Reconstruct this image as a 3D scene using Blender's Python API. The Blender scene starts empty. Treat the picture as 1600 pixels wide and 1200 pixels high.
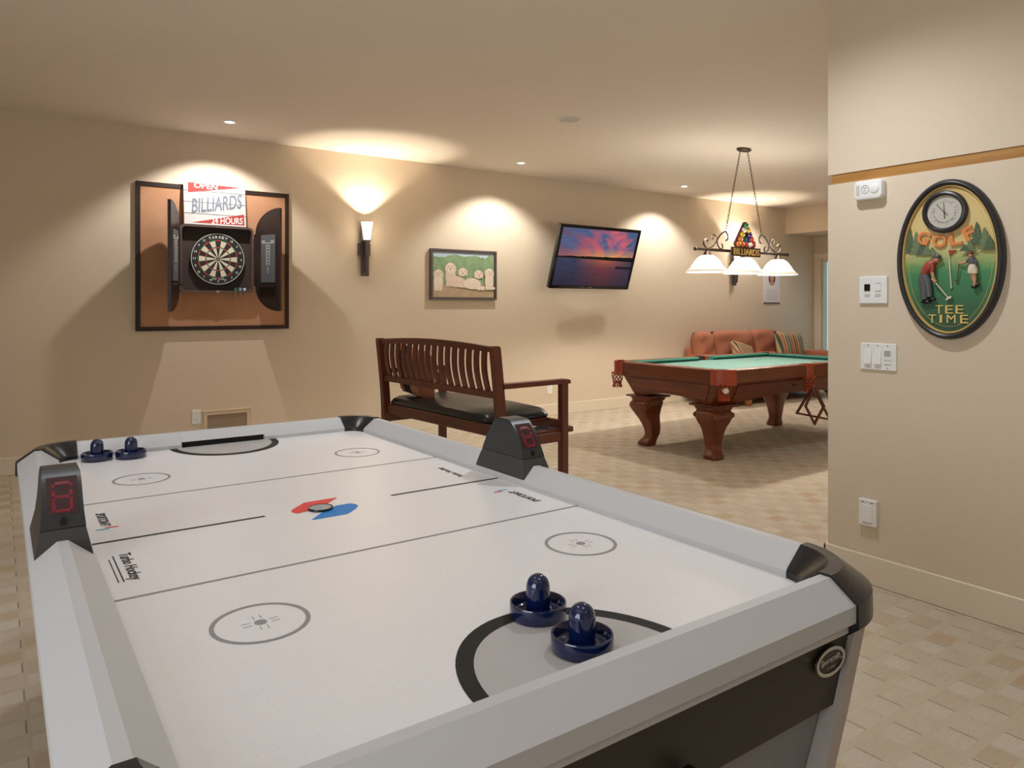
import bpy, bmesh, math, random
from mathutils import Matrix, Vector
PI = math.pi
rnd = random.Random(7)
C = bpy.context.scene.collection
sc = bpy.context.scene

# ------------------------------------------------------------------ camera, world, lights, exposure
cam_d = bpy.data.cameras.new('camera'); cam = bpy.data.objects.new('camera', cam_d); C.objects.link(cam)
cam.location = (0, 0, 1.32); cam.rotation_euler = (PI/2, 0, -math.radians(35.2))
cam_d.sensor_width = 36.0; cam_d.lens = 36.0*1138/1600; cam_d.shift_y = -122/1600
cam_d.clip_start = 0.02; cam_d.clip_end = 100
sc.camera = cam
sc.view_settings.view_transform = 'Standard'; sc.view_settings.look = 'None'
sc.view_settings.gamma = 1.0; sc.view_settings.use_curve_mapping = False
sc.view_settings.exposure = 0.16

w = bpy.data.worlds.new('world'); sc.world = w; w.use_nodes = True
w.node_tree.nodes['Background'].inputs[0].default_value = (.60, .80, .92, 1)
w.node_tree.nodes['Background'].inputs[1].default_value = 0.75

def light(name, kind, loc, energy, col, aim=None, **kw):
    d = bpy.data.lights.new(name, kind); d.energy = energy; d.color = col
    for k, v in kw.items(): setattr(d, k, v)
    o = bpy.data.objects.new(name, d); C.objects.link(o); o.location = loc
    if aim is not None:
        o.rotation_euler = (Vector(aim)-Vector(loc)).to_track_quat('-Z', 'Y').to_euler()
    return o
HC = 2.85                       # ceiling height
WHITE = (1.0, .965, .92); PEND = (1.0, .93, .83)
# wall-washing recessed spots along the back wall (their fixtures are built further down)
SPOTS = [(1.573, 6.30, 58), (4.57, 6.31, 66), (7.17, 6.34, 66), (9.05, 6.34, 40)]
for x, y, e in SPOTS:
    dart = x < 2
    light('spot_lamp', 'SPOT', (x, y, HC-.03), e, WHITE, (x, y+(.20 if dart else .12), HC-.62), spot_size=math.radians(108 if dart else 114), spot_blend=.40 if dart else .5, shadow_soft_size=.022)
# recessed downlights over the hockey table and by the right wall (fixtures above the frame); one added to brighten the table's near end
DOWN = [(.3, 1.9, 26), (.3, 3.5, 28), (2.50, 1.80, 64), (2.0, 3.7, 38), (1.0, -1.2, 24), (.9, .5, 15), (-1.2, 2.2, 8), (4.6, 3.0, 16), (8.0, 3.2, 30)]
for x, y, e in DOWN:
    if e: light('down_lamp', 'SPOT', (x, y, HC-.03), e, (.91, .955, 1.0), (x, y, 0), spot_size=math.radians(158 if e > 60 else 112), spot_blend=.9, shadow_soft_size=.05)
# daylight from a window in the left wall, left of and behind the camera
light('daylight', 'AREA', (-2.2, .6, 1.6), 58, (.86, .93, 1.0), (2.4, 1.2, 1.9), shape='RECTANGLE', size=2.4, size_y=1.6)
# pendant lamps over the pool table, plus added fill lights
LAMP = (5.93, 4.49)
for k in (-1, 0, 1):
    light('pendant_lamp', 'SPOT', (LAMP[0]+k*.54, LAMP[1], 1.70), 36, PEND, (LAMP[0]+k*.54, LAMP[1], 0), spot_size=math.radians(160), spot_blend=.25, shadow_soft_size=.03)
    light('pendant_fill', 'POINT', (LAMP[0]+k*.54, LAMP[1], 1.97), 8.0, PEND, shadow_soft_size=.12)  # added point light above each shade, standing in for light through its top
for x in (3.03, 8.84):
    light('sconce_up', 'SPOT', (x, 6.79, 2.19), 34, (1.0, .86, .68), (x, 6.72, 3), spot_size=math.radians(112), spot_blend=.3, shadow_soft_size=.03)
    light('sconce_glow', 'POINT', (x, 6.70, 2.06), 1.6, (1.0, .84, .64), shadow_soft_size=.05)

# ------------------------------------------------------------------ materials
def nmat(name):
    m = bpy.data.materials.new(name); m.use_nodes = True
    nt = m.node_tree; b = nt.nodes['Principled BSDF']
    return m, nt, b
def nd(nt, t, **kw):
    n = nt.nodes.new(t)
    for k, v in kw.items(): setattr(n, k, v)
    return n
def sset(nt, sock, v):
    if isinstance(v, bpy.types.NodeSocket): nt.links.new(v, sock)
    elif v is not None:
        try: sock.default_value = v
        except TypeError: sock.default_value = (v, v, v)
def mth(nt, op, a, b=None, c=None, clamp=False):
    n = nd(nt, 'ShaderNodeMath', operation=op, use_clamp=clamp)
    sset(nt, n.inputs[0], a); sset(nt, n.inputs[1], b); sset(nt, n.inputs[2], c)
    return n.outputs[0]
def mix(nt, f, a, b):
    n = nd(nt, 'ShaderNodeMix', data_type='RGBA')
    sset(nt, n.inputs[0], f)
    for s, v in ((n.inputs[6], a), (n.inputs[7], b)):
        sset(nt, s, v if isinstance(v, bpy.types.NodeSocket) else (*v, 1))
    return n.outputs[2]
def ramp(nt, f, stops):
    n = nd(nt, 'ShaderNodeValToRGB'); cr = n.color_ramp
    while len(cr.elements) < len(stops): cr.elements.new(.5)
    for e, (p, c) in zip(cr.elements, stops): e.position = p; e.color = (*c, 1)
    sset(nt, n.inputs[0], f); return n.outputs[0]
def coords(nt, kind='Object', scale=(1, 1, 1), rot=(0, 0, 0)):
    t = nd(nt, 'ShaderNodeTexCoord'); mp = nd(nt, 'ShaderNodeMapping')
    nt.links.new(t.outputs[kind], mp.inputs[0]); mp.inputs['Scale'].default_value = scale; mp.inputs['Rotation'].default_value = rot
    return mp.outputs[0]
def noise(nt, vec, scale, detail=3, rough=.5):
    n = nd(nt, 'ShaderNodeTexNoise'); sset(nt, n.inputs['Vector'], vec)
    n.inputs['Scale'].default_value = scale; n.inputs['Detail'].default_value = detail; n.inputs['Roughness'].default_value = rough
    return n.outputs[0]
def bump(nt, b, h, strength=.2, dist=.005):
    n = nd(nt, 'ShaderNodeBump'); n.inputs['Strength'].default_value = strength; n.inputs['Distance'].default_value = dist
    nt.links.new(h, n.inputs['Height']); nt.links.new(n.outputs[0], b.inputs['Normal'])
def mat(name, col, rough=.5, metal=0.0, var=.08, vs=6.0, bmp=0.0, bs=60.0, coat=0.0, spec=.5):
    m, nt, b = nmat(name)
    b.inputs['Roughness'].default_value = rough; b.inputs['Metallic'].default_value = metal
    b.inputs['Coat Weight'].default_value = coat; b.inputs['Specular IOR Level'].default_value = spec
    v = coords(nt)
    f = noise(nt, v, vs)
    lo = tuple(c*(1-var) for c in col); hi = tuple(min(1, c*(1+var)) for c in col)
    nt.links.new(mix(nt, f, lo, hi), b.inputs['Base Color'])
    if bmp: bump(nt, b, noise(nt, v, bs, 2), bmp, .002)
    return m
def wood(name, dark, lite, rough=.3, scale=(2, 30, 30), coat=.3):
    m, nt, b = nmat(name)
    v = coords(nt, 'Object', scale)
    n1 = noise(nt, v, 1.2, 5, .6); n2 = noise(nt, coords(nt), 2.2, 2)
    f = mth(nt, 'ADD', mth(nt, 'MULTIPLY', n1, .75), mth(nt, 'MULTIPLY', n2, .3))
    nt.links.new(ramp(nt, f, [(.3, dark), (.75, lite)]), b.inputs['Base Color'])
    b.inputs['Roughness'].default_value = rough; b.inputs['Coat Weight'].default_value = coat; b.inputs['Coat Roughness'].default_value = .2
    bump(nt, b, n1, .06, .001)
    return m
def emit(name, col, strength, base=None):
    m, nt, b = nmat(name)
    b.inputs['Base Color'].default_value = (*(base or col), 1)
    b.inputs['Emission Color'].default_value = (*col, 1); b.inputs['Emission Strength'].default_value = strength
    b.inputs['Roughness'].default_value = .3
    return m

M = {}
M['wall'] = mat('wall_paint', (.72, .60, .455), .75, var=.015, vs=1.5, bmp=.03, bs=180)
M['ceil'] = mat('ceiling_paint', (.86, .775, .675), .85, var=.01, vs=1.0, bmp=.03, bs=120)
M['trimp'] = mat('trim_paint', (.78, .69, .55), .4, var=.01)
M['oak'] = wood('honey_wood', (.34, .15, .035), (.56, .29, .085), .4, (30, 1.5, 30))
M['white'] = mat('white_plastic', (.86, .85, .82), .35, var=.01)
M['almond'] = mat('almond_plastic', (.70, .56, .39), .45, var=.03)
M['silver'] = mat('silver_laminate', (.51, .51, .515), .42, var=.015, vs=3)
M['silver_edge'] = mat('silver_edge', (.42, .38, .35), .45, var=.02)
M['black'] = mat('black_plastic', (.010, .010, .012), .27, var=.2, vs=20)
M['tower'] = mat('tower_plastic', (.026, .026, .028), .38, var=.1, bmp=.05, bs=400)
M['tower_lo'] = mat('tower_collar_plastic', (.048, .045, .043), .42, var=.1)
M['dark'] = mat('void_black', (.004, .004, .004), .8, var=.1)
M['apron'] = mat('dark_brown_panel', (.026, .018, .013), .5, var=.15)
M['greypanel'] = mat('grey_panel', (.20, .20, .215), .5, var=.05)
M['print_k'] = mat('print_black', (.02, .02, .022), .5, var=.1)
M['print_g'] = mat('print_grey', (.27, .26, .26), .5, var=.03)
M['print_lg'] = mat('print_light_grey', (.43, .41, .40), .5, var=.06, vs=200)
M['print_dk'] = mat('print_charcoal', (.017, .016, .015), .6, var=.5, vs=120, spec=.2)
M['red'] = mat('print_red', (.72, .05, .05), .5, var=.03)
M['blue'] = mat('print_blue', (.0, .19, .56), .5, var=.03)
M['teal'] = mat('print_teal', (.08, .35, .55), .5, var=.03)
M['navy'] = mat('navy_plastic', (.0035, .010, .055), .10, var=.1, coat=.5)
M['cherry'] = wood('cherry_wood', (.060, .0105, .005), (.155, .034, .013), .36, (2, 26, 26), .15)
M['leather'] = mat('black_leather', (.018, .017, .018), .33, var=.2, bmp=.08, bs=90)
M['mahog'] = wood('mahogany_wood', (.070, .0105, .0025), (.235, .047, .009), .32, (2, 24, 24), .18)
M['mahog_y'] = wood('mahogany_wood_cross', (.070, .0105, .0025), (.235, .047, .009), .32, (24, 2, 24), .18)
M['mahog_z'] = wood('mahogany_wood_upright', (.080, .012, .003), (.26, .054, .010), .28, (20, 20, 2.5), .25)
M['cherry_z'] = wood('cherry_wood_upright', (.060, .0105, .005), (.155, .034, .013), .36, (26, 26, 2), .15)
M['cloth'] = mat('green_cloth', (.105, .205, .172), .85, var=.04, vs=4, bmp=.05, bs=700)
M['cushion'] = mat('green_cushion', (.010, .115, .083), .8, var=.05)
M['hide'] = mat('orange_leather', (.38, .06, .022), .4, var=.15, vs=30)
M['bronze'] = mat('bronze_metal', (.085, .055, .038), .4, metal=.7, var=.2, vs=40)
M['iron'] = mat('pewter_metal', (.13, .105, .10), .45, metal=.5, var=.1, vs=40)
M['gold'] = mat('gold_paint', (.62, .40, .12), .45, var=.1)
M['sofa'] = mat('rust_fabric', (.42, .155, .085), .9, var=.12, vs=5, bmp=.15, bs=250)
M['espresso'] = mat('espresso_wood', (.03, .017, .014), .35, var=.25, vs=14)
M['tray'] = mat('dark_tray', (.05, .035, .03), .4)
M['chrome'] = mat('chrome', (.6, .6, .6), .2, metal=1)
M['grille'] = mat('ceiling_grille', (.60, .58, .55), .8)
M['felt_in'] = mat('cabinet_lining', (.05, .033, .028), .8, var=.1)
M['sb'] = mat('score_slate', (.10, .105, .115), .6, var=.08)
M['cream'] = mat('cream_sisal', (.72, .64, .50), .8, var=.05, vs=60)
M['bk_sisal'] = mat('black_sisal', (.02, .02, .02), .8)
M['gr_sisal'] = mat('green_sisal', (.02, .19, .08), .8)
M['rd_sisal'] = mat('red_sisal', (.52, .05, .04), .8)
M['ink_w'] = mat('white_ink', (.85, .84, .80), .6, var=.02)
M['skin'] = mat('painted_skin', (.55, .28, .17), .5)
M['pbrown'] = mat('painted_brown', (.14, .065, .03), .5)
M['pgrey'] = mat('painted_grey', (.10, .10, .105), .4, var=.3, vs=120)
M['pred'] = mat('painted_red', (.35, .05, .03), .45, var=.25, vs=120)
M['pwhite'] = mat('painted_ivory', (.72, .62, .48), .5, var=.1, vs=80)
M['porange'] = mat('painted_orange', (.72, .25, .07), .5, var=.1, vs=60)
M['pyellow'] = mat('painted_yellow', (.75, .55, .16), .5, var=.1, vs=60)
M['tree1'] = mat('painted_pine', (.15, .20, .10), .7, var=.5, vs=110)
M['tree2'] = mat('painted_dark_pine', (.085, .125, .06), .7, var=.5, vs=110)
M['puppy'] = mat('painted_cream_fur', (.80, .68, .54), .8, var=.12, vs=60)
M['puppy2'] = mat('painted_tan_fur', (.73, .58, .44), .8, var=.15, vs=60)
M['glass_lamp'] = emit('lit_opal_glass', (1.0, .92, .80), 1.05, (.8, .78, .74))
M['glass_rim'] = emit('lit_opal_rim', (1.0, .84, .66), .36, (.7, .66, .6))
M['lens'] = emit('lit_lens', (1.0, .97, .93), 6.0)
M['bezel'] = mat('black_gloss', (.008, .008, .009), .12, var=.1, coat=.5)
M['plank'] = mat('whitewashed_plank', (.60, .58, .57), .7, var=.12, vs=12)
M['signred'] = mat('faded_red_paint', (.42, .035, .03), .7, var=.4, vs=25)
M['signgrey'] = mat('faded_grey_paint', (.17, .185, .24), .7, var=.35, vs=25)
M['paper'] = mat('printed_paper', (.78, .74, .76), .7, var=.03)
M['rubber'] = mat('dark_rubber', (.02, .02, .02), .7)

def m_cork():
    m, nt, b = nmat('cork'); v = coords(nt)
    f = mth(nt, 'ADD', mth(nt, 'MULTIPLY', noise(nt, v, 160, 2), .6), mth(nt, 'MULTIPLY', noise(nt, v, 5, 2), .4))
    nt.links.new(ramp(nt, f, [(.3, (.42, .20, .10)), (.7, (.56, .31, .175))]), b.inputs['Base Color'])
    b.inputs['Roughness'].default_value = .9; bump(nt, b, noise(nt, v, 200, 2), .15, .002); return m
M['cork'] = m_cork()

def m_carpet():
    m, nt, b = nmat('woven_carpet')
    t = nd(nt, 'ShaderNodeTexCoord'); s = nd(nt, 'ShaderNodeSeparateXYZ'); nt.links.new(t.outputs['Object'], s.inputs[0])
    X = mth(nt, 'DIVIDE', mth(nt, 'ADD', s.outputs[0], .033), .1125); Y = mth(nt, 'DIVIDE', mth(nt, 'ADD', s.outputs[1], -1.205), .114)
    ix = mth(nt, 'FLOOR', X); iy = mth(nt, 'FLOOR', Y); fx = mth(nt, 'FRACT', X); fy = mth(nt, 'FRACT', Y)
    par = mth(nt, 'MODULO', mth(nt, 'ABSOLUTE', mth(nt, 'ADD', ix, iy)), 2.0)
    odd = mth(nt, 'GREATER_THAN', par, .5)
    # cell = raised rib block; strips of plain weave between the blocks
    inx = mth(nt, 'MULTIPLY', mth(nt, 'GREATER_THAN', fx, .05), mth(nt, 'LESS_THAN', fx, .93))
    iny = mth(nt, 'MULTIPLY', mth(nt, 'GREATER_THAN', fy, .12), mth(nt, 'LESS_THAN', fy, .88))
    cell = mth(nt, 'MULTIPLY', inx, iny)
    edge = mth(nt, 'MULTIPLY', mth(nt, 'MULTIPLY', mth(nt, 'GREATER_THAN', fx, .905), mth(nt, 'LESS_THAN', fx, .955)), mth(nt, 'MULTIPLY', iny, odd))
    wn = nd(nt, 'ShaderNodeTexWhiteNoise', noise_dimensions='2D'); cb = nd(nt, 'ShaderNodeCombineXYZ')
    nt.links.new(ix, cb.inputs[0]); nt.links.new(iy, cb.inputs[1]); nt.links.new(cb.outputs[0], wn.inputs['Vector'])
    tint = ramp(nt, wn.outputs['Value'], [(0, (.62, .525, .405)), (.35, (.67, .585, .47)), (.6, (.61, .515, .39)), (.78, (.59, .48, .345)), (.92, (.60, .445, .31)), (1, (.58, .41, .28))])
    blk = mix(nt, odd, tint, mix(nt, wn.outputs['Value'], (.71, .635, .53), (.66, .58, .465)))
    base = mix(nt, cell, (.60, .515, .40), blk)
    v = coords(nt)
    n1 = noise(nt, v, 420, 2); n2 = noise(nt, v, 3.2, 2)
    base = mix(nt, mth(nt, 'MULTIPLY', n1, .35), base, (.38, .30, .20))
    base = mix(nt, mth(nt, 'MULTIPLY', n2, .18), base, (.64, .50, .36))
    base = mix(nt, mth(nt, 'MULTIPLY', edge, .6), base, (.16, .12, .075))
    nt.links.new(base, b.inputs['Base Color']); b.inputs['Roughness'].default_value = .95; b.inputs['Specular IOR Level'].default_value = .1
    rib = mth(nt, 'SINE', mth(nt, 'MULTIPLY', s.outputs[1], 950.0))
    h = mth(nt, 'ADD', mth(nt, 'MULTIPLY', mth(nt, 'MULTIPLY', rib, .25), cell), mth(nt, 'ADD', mth(nt, 'MULTIPLY', mth(nt, 'MULTIPLY', cell, odd), .8), mth(nt, 'MULTIPLY', n1, .5)))
    h = mth(nt, 'SUBTRACT', h, mth(nt, 'MULTIPLY', edge, .8))
    bump(nt, b, h, .55, .006); return m
M['carpet'] = m_carpet()

def m_surface():
    m, nt, b = nmat('hockey_surface')
    t = nd(nt, 'ShaderNodeTexCoord'); s = nd(nt, 'ShaderNodeSeparateXYZ'); nt.links.new(t.outputs['Object'], s.inputs[0])
    d = []
    for k in (0, 1):
        f = mth(nt, 'SUBTRACT', mth(nt, 'FRACT', mth(nt, 'DIVIDE', s.outputs[k], .0254)), .5); d.append(mth(nt, 'MULTIPLY', f, f))
    dot = mth(nt, 'LESS_THAN', mth(nt, 'ADD', d[0], d[1]), .0026)
    n = noise(nt, coords(nt), 9, 3)
    base = mix(nt, n, (.745, .725, .725), (.775, .755, .755))
    nt.links.new(mix(nt, mth(nt, 'MULTIPLY', dot, .35), base, (.45, .43, .43)), b.inputs['Base Color'])
    b.inputs['Roughness'].default_value = .33; return m
M['rink'] = m_surface()

def m_stripe(name, cols, freq, axis=0):
    m, nt, b = nmat(name)
    t = nd(nt, 'ShaderNodeTexCoord'); s = nd(nt, 'ShaderNodeSeparateXYZ'); nt.links.new(t.outputs['Object'], s.inputs[0])
    f = mth(nt, 'FRACT', mth(nt, 'MULTIPLY', mth(nt, 'ADD', s.outputs[axis], 5), freq))
    n = len(cols); cr = ramp(nt, f, [(i/n, c) for i, c in enumerate(cols)]); cr.node.color_ramp.interpolation = 'CONSTANT'
    nt.links.new(cr, b.inputs['Base Color']); b.inputs['Roughness'].default_value = .9
    bump(nt, b, noise(nt, coords(nt), 300, 2), .1, .002); return m
M['stripe'] = m_stripe('striped_fabric', [(.06, .09, .07), (.50, .28, .13), (.50, .16, .09), (.52, .40, .22), (.11, .17, .12), (.38, .42, .32), (.10, .15, .11), (.55, .27, .15), (.48, .15, .09), (.55, .42, .22)], 4.2)
M['stripe2'] = m_stripe('fine_striped_fabric', [(.09, .07, .05), (.50, .36, .17), (.36, .12, .07), (.48, .36, .18)], 13)
M['bpillow'] = m_stripe('dark_and_orange_fabric', [(.015, .013, .016), (.42, .15, .06), (.30, .10, .05), (.42, .17, .08)], 2.6, 1)

def m_fabric_lattice():
    m, nt, b = nmat('vent_mesh'); s = nd(nt, 'ShaderNodeSeparateXYZ'); t = nd(nt, 'ShaderNodeTexCoord'); nt.links.new(t.outputs['Object'], s.inputs[0])
    f = mth(nt, 'FRACT', mth(nt, 'MULTIPLY', s.outputs[0], 160)); g = mth(nt, 'FRACT', mth(nt, 'MULTIPLY', s.outputs[1], 160))
    o = mth(nt, 'MULTIPLY', mth(nt, 'GREATER_THAN', f, .4), mth(nt, 'GREATER_THAN', g, .4))
    nt.links.new(mix(nt, o, (.42, .32, .23), (.16, .11, .08)), b.inputs['Base Color']); b.inputs['Roughness'].default_value = .6; return m
M['mesh'] = m_fabric_lattice()

def m_sunset():
    m, nt, b = nmat('sunset_screen')
    t = nd(nt, 'ShaderNodeTexCoord'); s = nd(nt, 'ShaderNodeSeparateXYZ'); nt.links.new(t.outputs['Object'], s.inputs[0])
    u = mth(nt, 'ADD', mth(nt, 'DIVIDE', s.outputs[0], 1.22), .5); v = mth(nt, 'ADD', mth(nt, 'DIVIDE', s.outputs[1], .66), .5)
    hz = .50
    dy = mth(nt, 'ABSOLUTE', mth(nt, 'SUBTRACT', v, hz)); up = mth(nt, 'GREATER_THAN', v, hz)
    # clouds fan out from the low right
    fanu = mth(nt, 'DIVIDE', mth(nt, 'SUBTRACT', u, .62), mth(nt, 'ADD', dy, .12))
    cb = nd(nt, 'ShaderNodeCombineXYZ'); nt.links.new(fanu, cb.inputs[0]); nt.links.new(mth(nt, 'MULTIPLY', dy, 1.4), cb.inputs[1])
    n1 = noise(nt, cb.outputs[0], 1.9, 5, .6)
    cb2 = nd(nt, 'ShaderNodeCombineXYZ'); nt.links.new(mth(nt, 'MULTIPLY', u, 3.0), cb2.inputs[0]); nt.links.new(mth(nt, 'MULTIPLY', dy, 16.0), cb2.inputs[1])
    n2 = noise(nt, cb2.outputs[0], 1.6, 4, .6)
    glow = mth(nt, 'SUBTRACT', 1.0, mth(nt, 'MULTIPLY', mth(nt, 'ABSOLUTE', mth(nt, 'SUBTRACT', u, .72)), 1.6), clamp=True)
    hi = mix(nt, n2, (.025, .055, .15), (.13, .17, .32))
    pink = mix(nt, glow, (.16, .075, .14), (.72, .13, .15))
    cl = mth(nt, 'SMOOTH_MIN', 1.0, mth(nt, 'MULTIPLY', mth(nt, 'SUBTRACT', n1, .44), 7.0), .1, clamp=True)
    sky = mix(nt, cl, hi, pink)
    low = mix(nt, glow, (.40, .10, .07), (.95, .45, .05))
    lowf = mth(nt, 'SUBTRACT', 1.0, mth(nt, 'MULTIPLY', dy, 5.2), clamp=True)
    sky = mix(nt, mth(nt, 'MULTIPLY', lowf, mth(nt, 'ADD', mth(nt, 'MULTIPLY', n2, .7), .35), clamp=True), sky, low)
    cb3 = nd(nt, 'ShaderNodeCombineXYZ'); nt.links.new(mth(nt, 'MULTIPLY', u, 4.0), cb3.inputs[0]); nt.links.new(mth(nt, 'MULTIPLY', v, 50.0), cb3.inputs[1])
    rip = noise(nt, cb3.outputs[0], 1.5, 3)
    g2 = mth(nt, 'SUBTRACT', 1.0, mth(nt, 'MULTIPLY', mth(nt, 'ABSOLUTE', mth(nt, 'SUBTRACT', u, .62)), 2.6), clamp=True)
    warm = mix(nt, lowf, (.30, .05, .03), (.70, .17, .035))
    water = mix(nt, mth(nt, 'MULTIPLY', g2, mth(nt, 'ADD', rip, .15), clamp=True), mix(nt, rip, (.008, .014, .04), (.075, .085, .16)), warm)
    fade = mth(nt, 'SUBTRACT', 1.0, mth(nt, 'MULTIPLY', dy, 1.5), clamp=True)
    water = mix(nt, fade, (.02, .015, .03), water)
    col = mix(nt, up, water, sky)
    cbm = nd(nt, 'ShaderNodeCombineXYZ'); nt.links.new(u, cbm.inputs[0])
    hill = mth(nt, 'ADD', mth(nt, 'MULTIPLY', noise(nt, cbm.outputs[0], 9, 5, .6), .05), mth(nt, 'MULTIPLY', u, .022))
    dark = mth(nt, 'MULTIPLY', mth(nt, 'LESS_THAN', mth(nt, 'SUBTRACT', v, hz-.008), hill), mth(nt, 'GREATER_THAN', v, mth(nt, 'SUBTRACT', hz-.01, mth(nt, 'MULTIPLY', u, .035))))
    col = mix(nt, dark, col, (.008, .006, .006))
    du = mth(nt, 'MULTIPLY', mth(nt, 'LESS_THAN', mth(nt, 'ABSOLUTE', mth(nt, 'SUBTRACT', u, .90)), .115), mth(nt, 'LESS_THAN', mth(nt, 'ABSOLUTE', mth(nt, 'SUBTRACT', v, .335)), mth(nt, 'MULTIPLY', noise(nt, cbm.outputs[0], 28, 3), .042)))
    col = mix(nt, du, col, (.012, .01, .01))
    b.inputs['Base Color'].default_value = (.004, .004, .004, 1); b.inputs['Roughness'].default_value = .2; b.inputs['Specular IOR Level'].default_value = .2
    nt.links.new(col, b.inputs['Emission Color']); b.inputs['Emission Strength'].default_value = .85
    return m
M['sunset'] = m_sunset()

def m_dogbg():
    m, nt, b = nmat('painted_meadow')
    t = nd(nt, 'ShaderNodeTexCoord'); s = nd(nt, 'ShaderNodeSeparateXYZ'); nt.links.new(t.outputs['Object'], s.inputs[0])
    v = mth(nt, 'ADD', mth(nt, 'DIVIDE', s.outputs[1], .52), .5)
    n = noise(nt, coords(nt), 22, 4, .6); n2 = noise(nt, coords(nt), 8, 2)
    leaf = mix(nt, n, (.10, .20, .08), (.38, .50, .28))
    vv = mth(nt, 'ADD', v, mth(nt, 'MULTIPLY', mth(nt, 'SUBTRACT', n2, .5), .25))
    c = mix(nt, mth(nt, 'GREATER_THAN', vv, .90), leaf, (.48, .60, .70))
    c = mix(nt, mth(nt, 'LESS_THAN', vv, .30), c, mix(nt, n2, (.42, .28, .17), (.56, .44, .28)))
    nt.links.new(c, b.inputs['Base Color']); b.inputs['Roughness'].default_value = .6; return m
M['dogbg'] = m_dogbg()
def m_golf():
    m, nt, b = nmat('painted_golf_field')
    t = nd(nt, 'ShaderNodeTexCoord'); s = nd(nt, 'ShaderNodeSeparateXYZ'); nt.links.new(t.outputs['Object'], s.inputs[0])
    v = mth(nt, 'ADD', mth(nt, 'DIVIDE', s.outputs[1], .69), .5)
    n = noise(nt, coords(nt, 'Object', (1, 3, 1)), 18, 4, .6)
    vv = mth(nt, 'ADD', v, mth(nt, 'MULTIPLY', mth(nt, 'SUBTRACT', n, .5), .08))
    c = ramp(nt, vv, [(.05, (.035, .085, .05)), (.22, (.045, .15, .07)), (.42, (.065, .25, .105)), (.47, (.19, .34, .12)), (.53, (.46, .47, .18)), (.60, (.64, .52, .22)), (.80, (.70, .53, .23)), (1, (.62, .43, .16))])
    nt.links.new(c, b.inputs['Base Color']); b.inputs['Roughness'].default_value = .45; return m
M['golf'] = m_golf()
def m_glass():
    m, nt, b = nmat('door_glass'); b.inputs['Base Color'].default_value = (.85, .95, .95, 1); b.inputs['Roughness'].default_value = .02
    b.inputs['Transmission Weight'].default_value = 1.0; b.inputs['IOR'].default_value = 1.1; return m
M['glass'] = m_glass()

# ------------------------------------------------------------------ mesh builder
def T(x=0, y=0, z=0): return Matrix.Translation((x, y, z))
def R(a, ax): return Matrix.Rotation(a, 4, ax)
_txt = {}
def text_geo(s, shear=0.0, bold=0.0):
    k = (s, shear, bold)
    if k not in _txt:
        cu = bpy.data.curves.new('txt', 'FONT'); cu.body = s; cu.size = 1; cu.resolution_u = 3; cu.shear = shear; cu.offset = bold
        cu.align_x = 'CENTER'; cu.align_y = 'CENTER'; cu.extrude = .5
        o = bpy.data.objects.new('txt', cu); C.objects.link(o)
        dg = bpy.context.evaluated_depsgraph_get(); me = bpy.data.meshes.new_from_object(o.evaluated_get(dg))
        vs = [v.co.copy() for v in me.vertices]; fs = [tuple(p.vertices) for p in me.polygons]
        bpy.data.objects.remove(o); bpy.data.curves.remove(cu); bpy.data.meshes.remove(me)
        xs = [v.x for v in vs]; ys = [v.y for v in vs]; cx = (min(xs)+max(xs))/2; cy = (min(ys)+max(ys))/2
        for v in vs: v.x -= cx; v.y -= cy
        _txt[k] = (vs, fs, max(xs)-min(xs), max(ys)-min(ys))
    return _txt[k]

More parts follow.
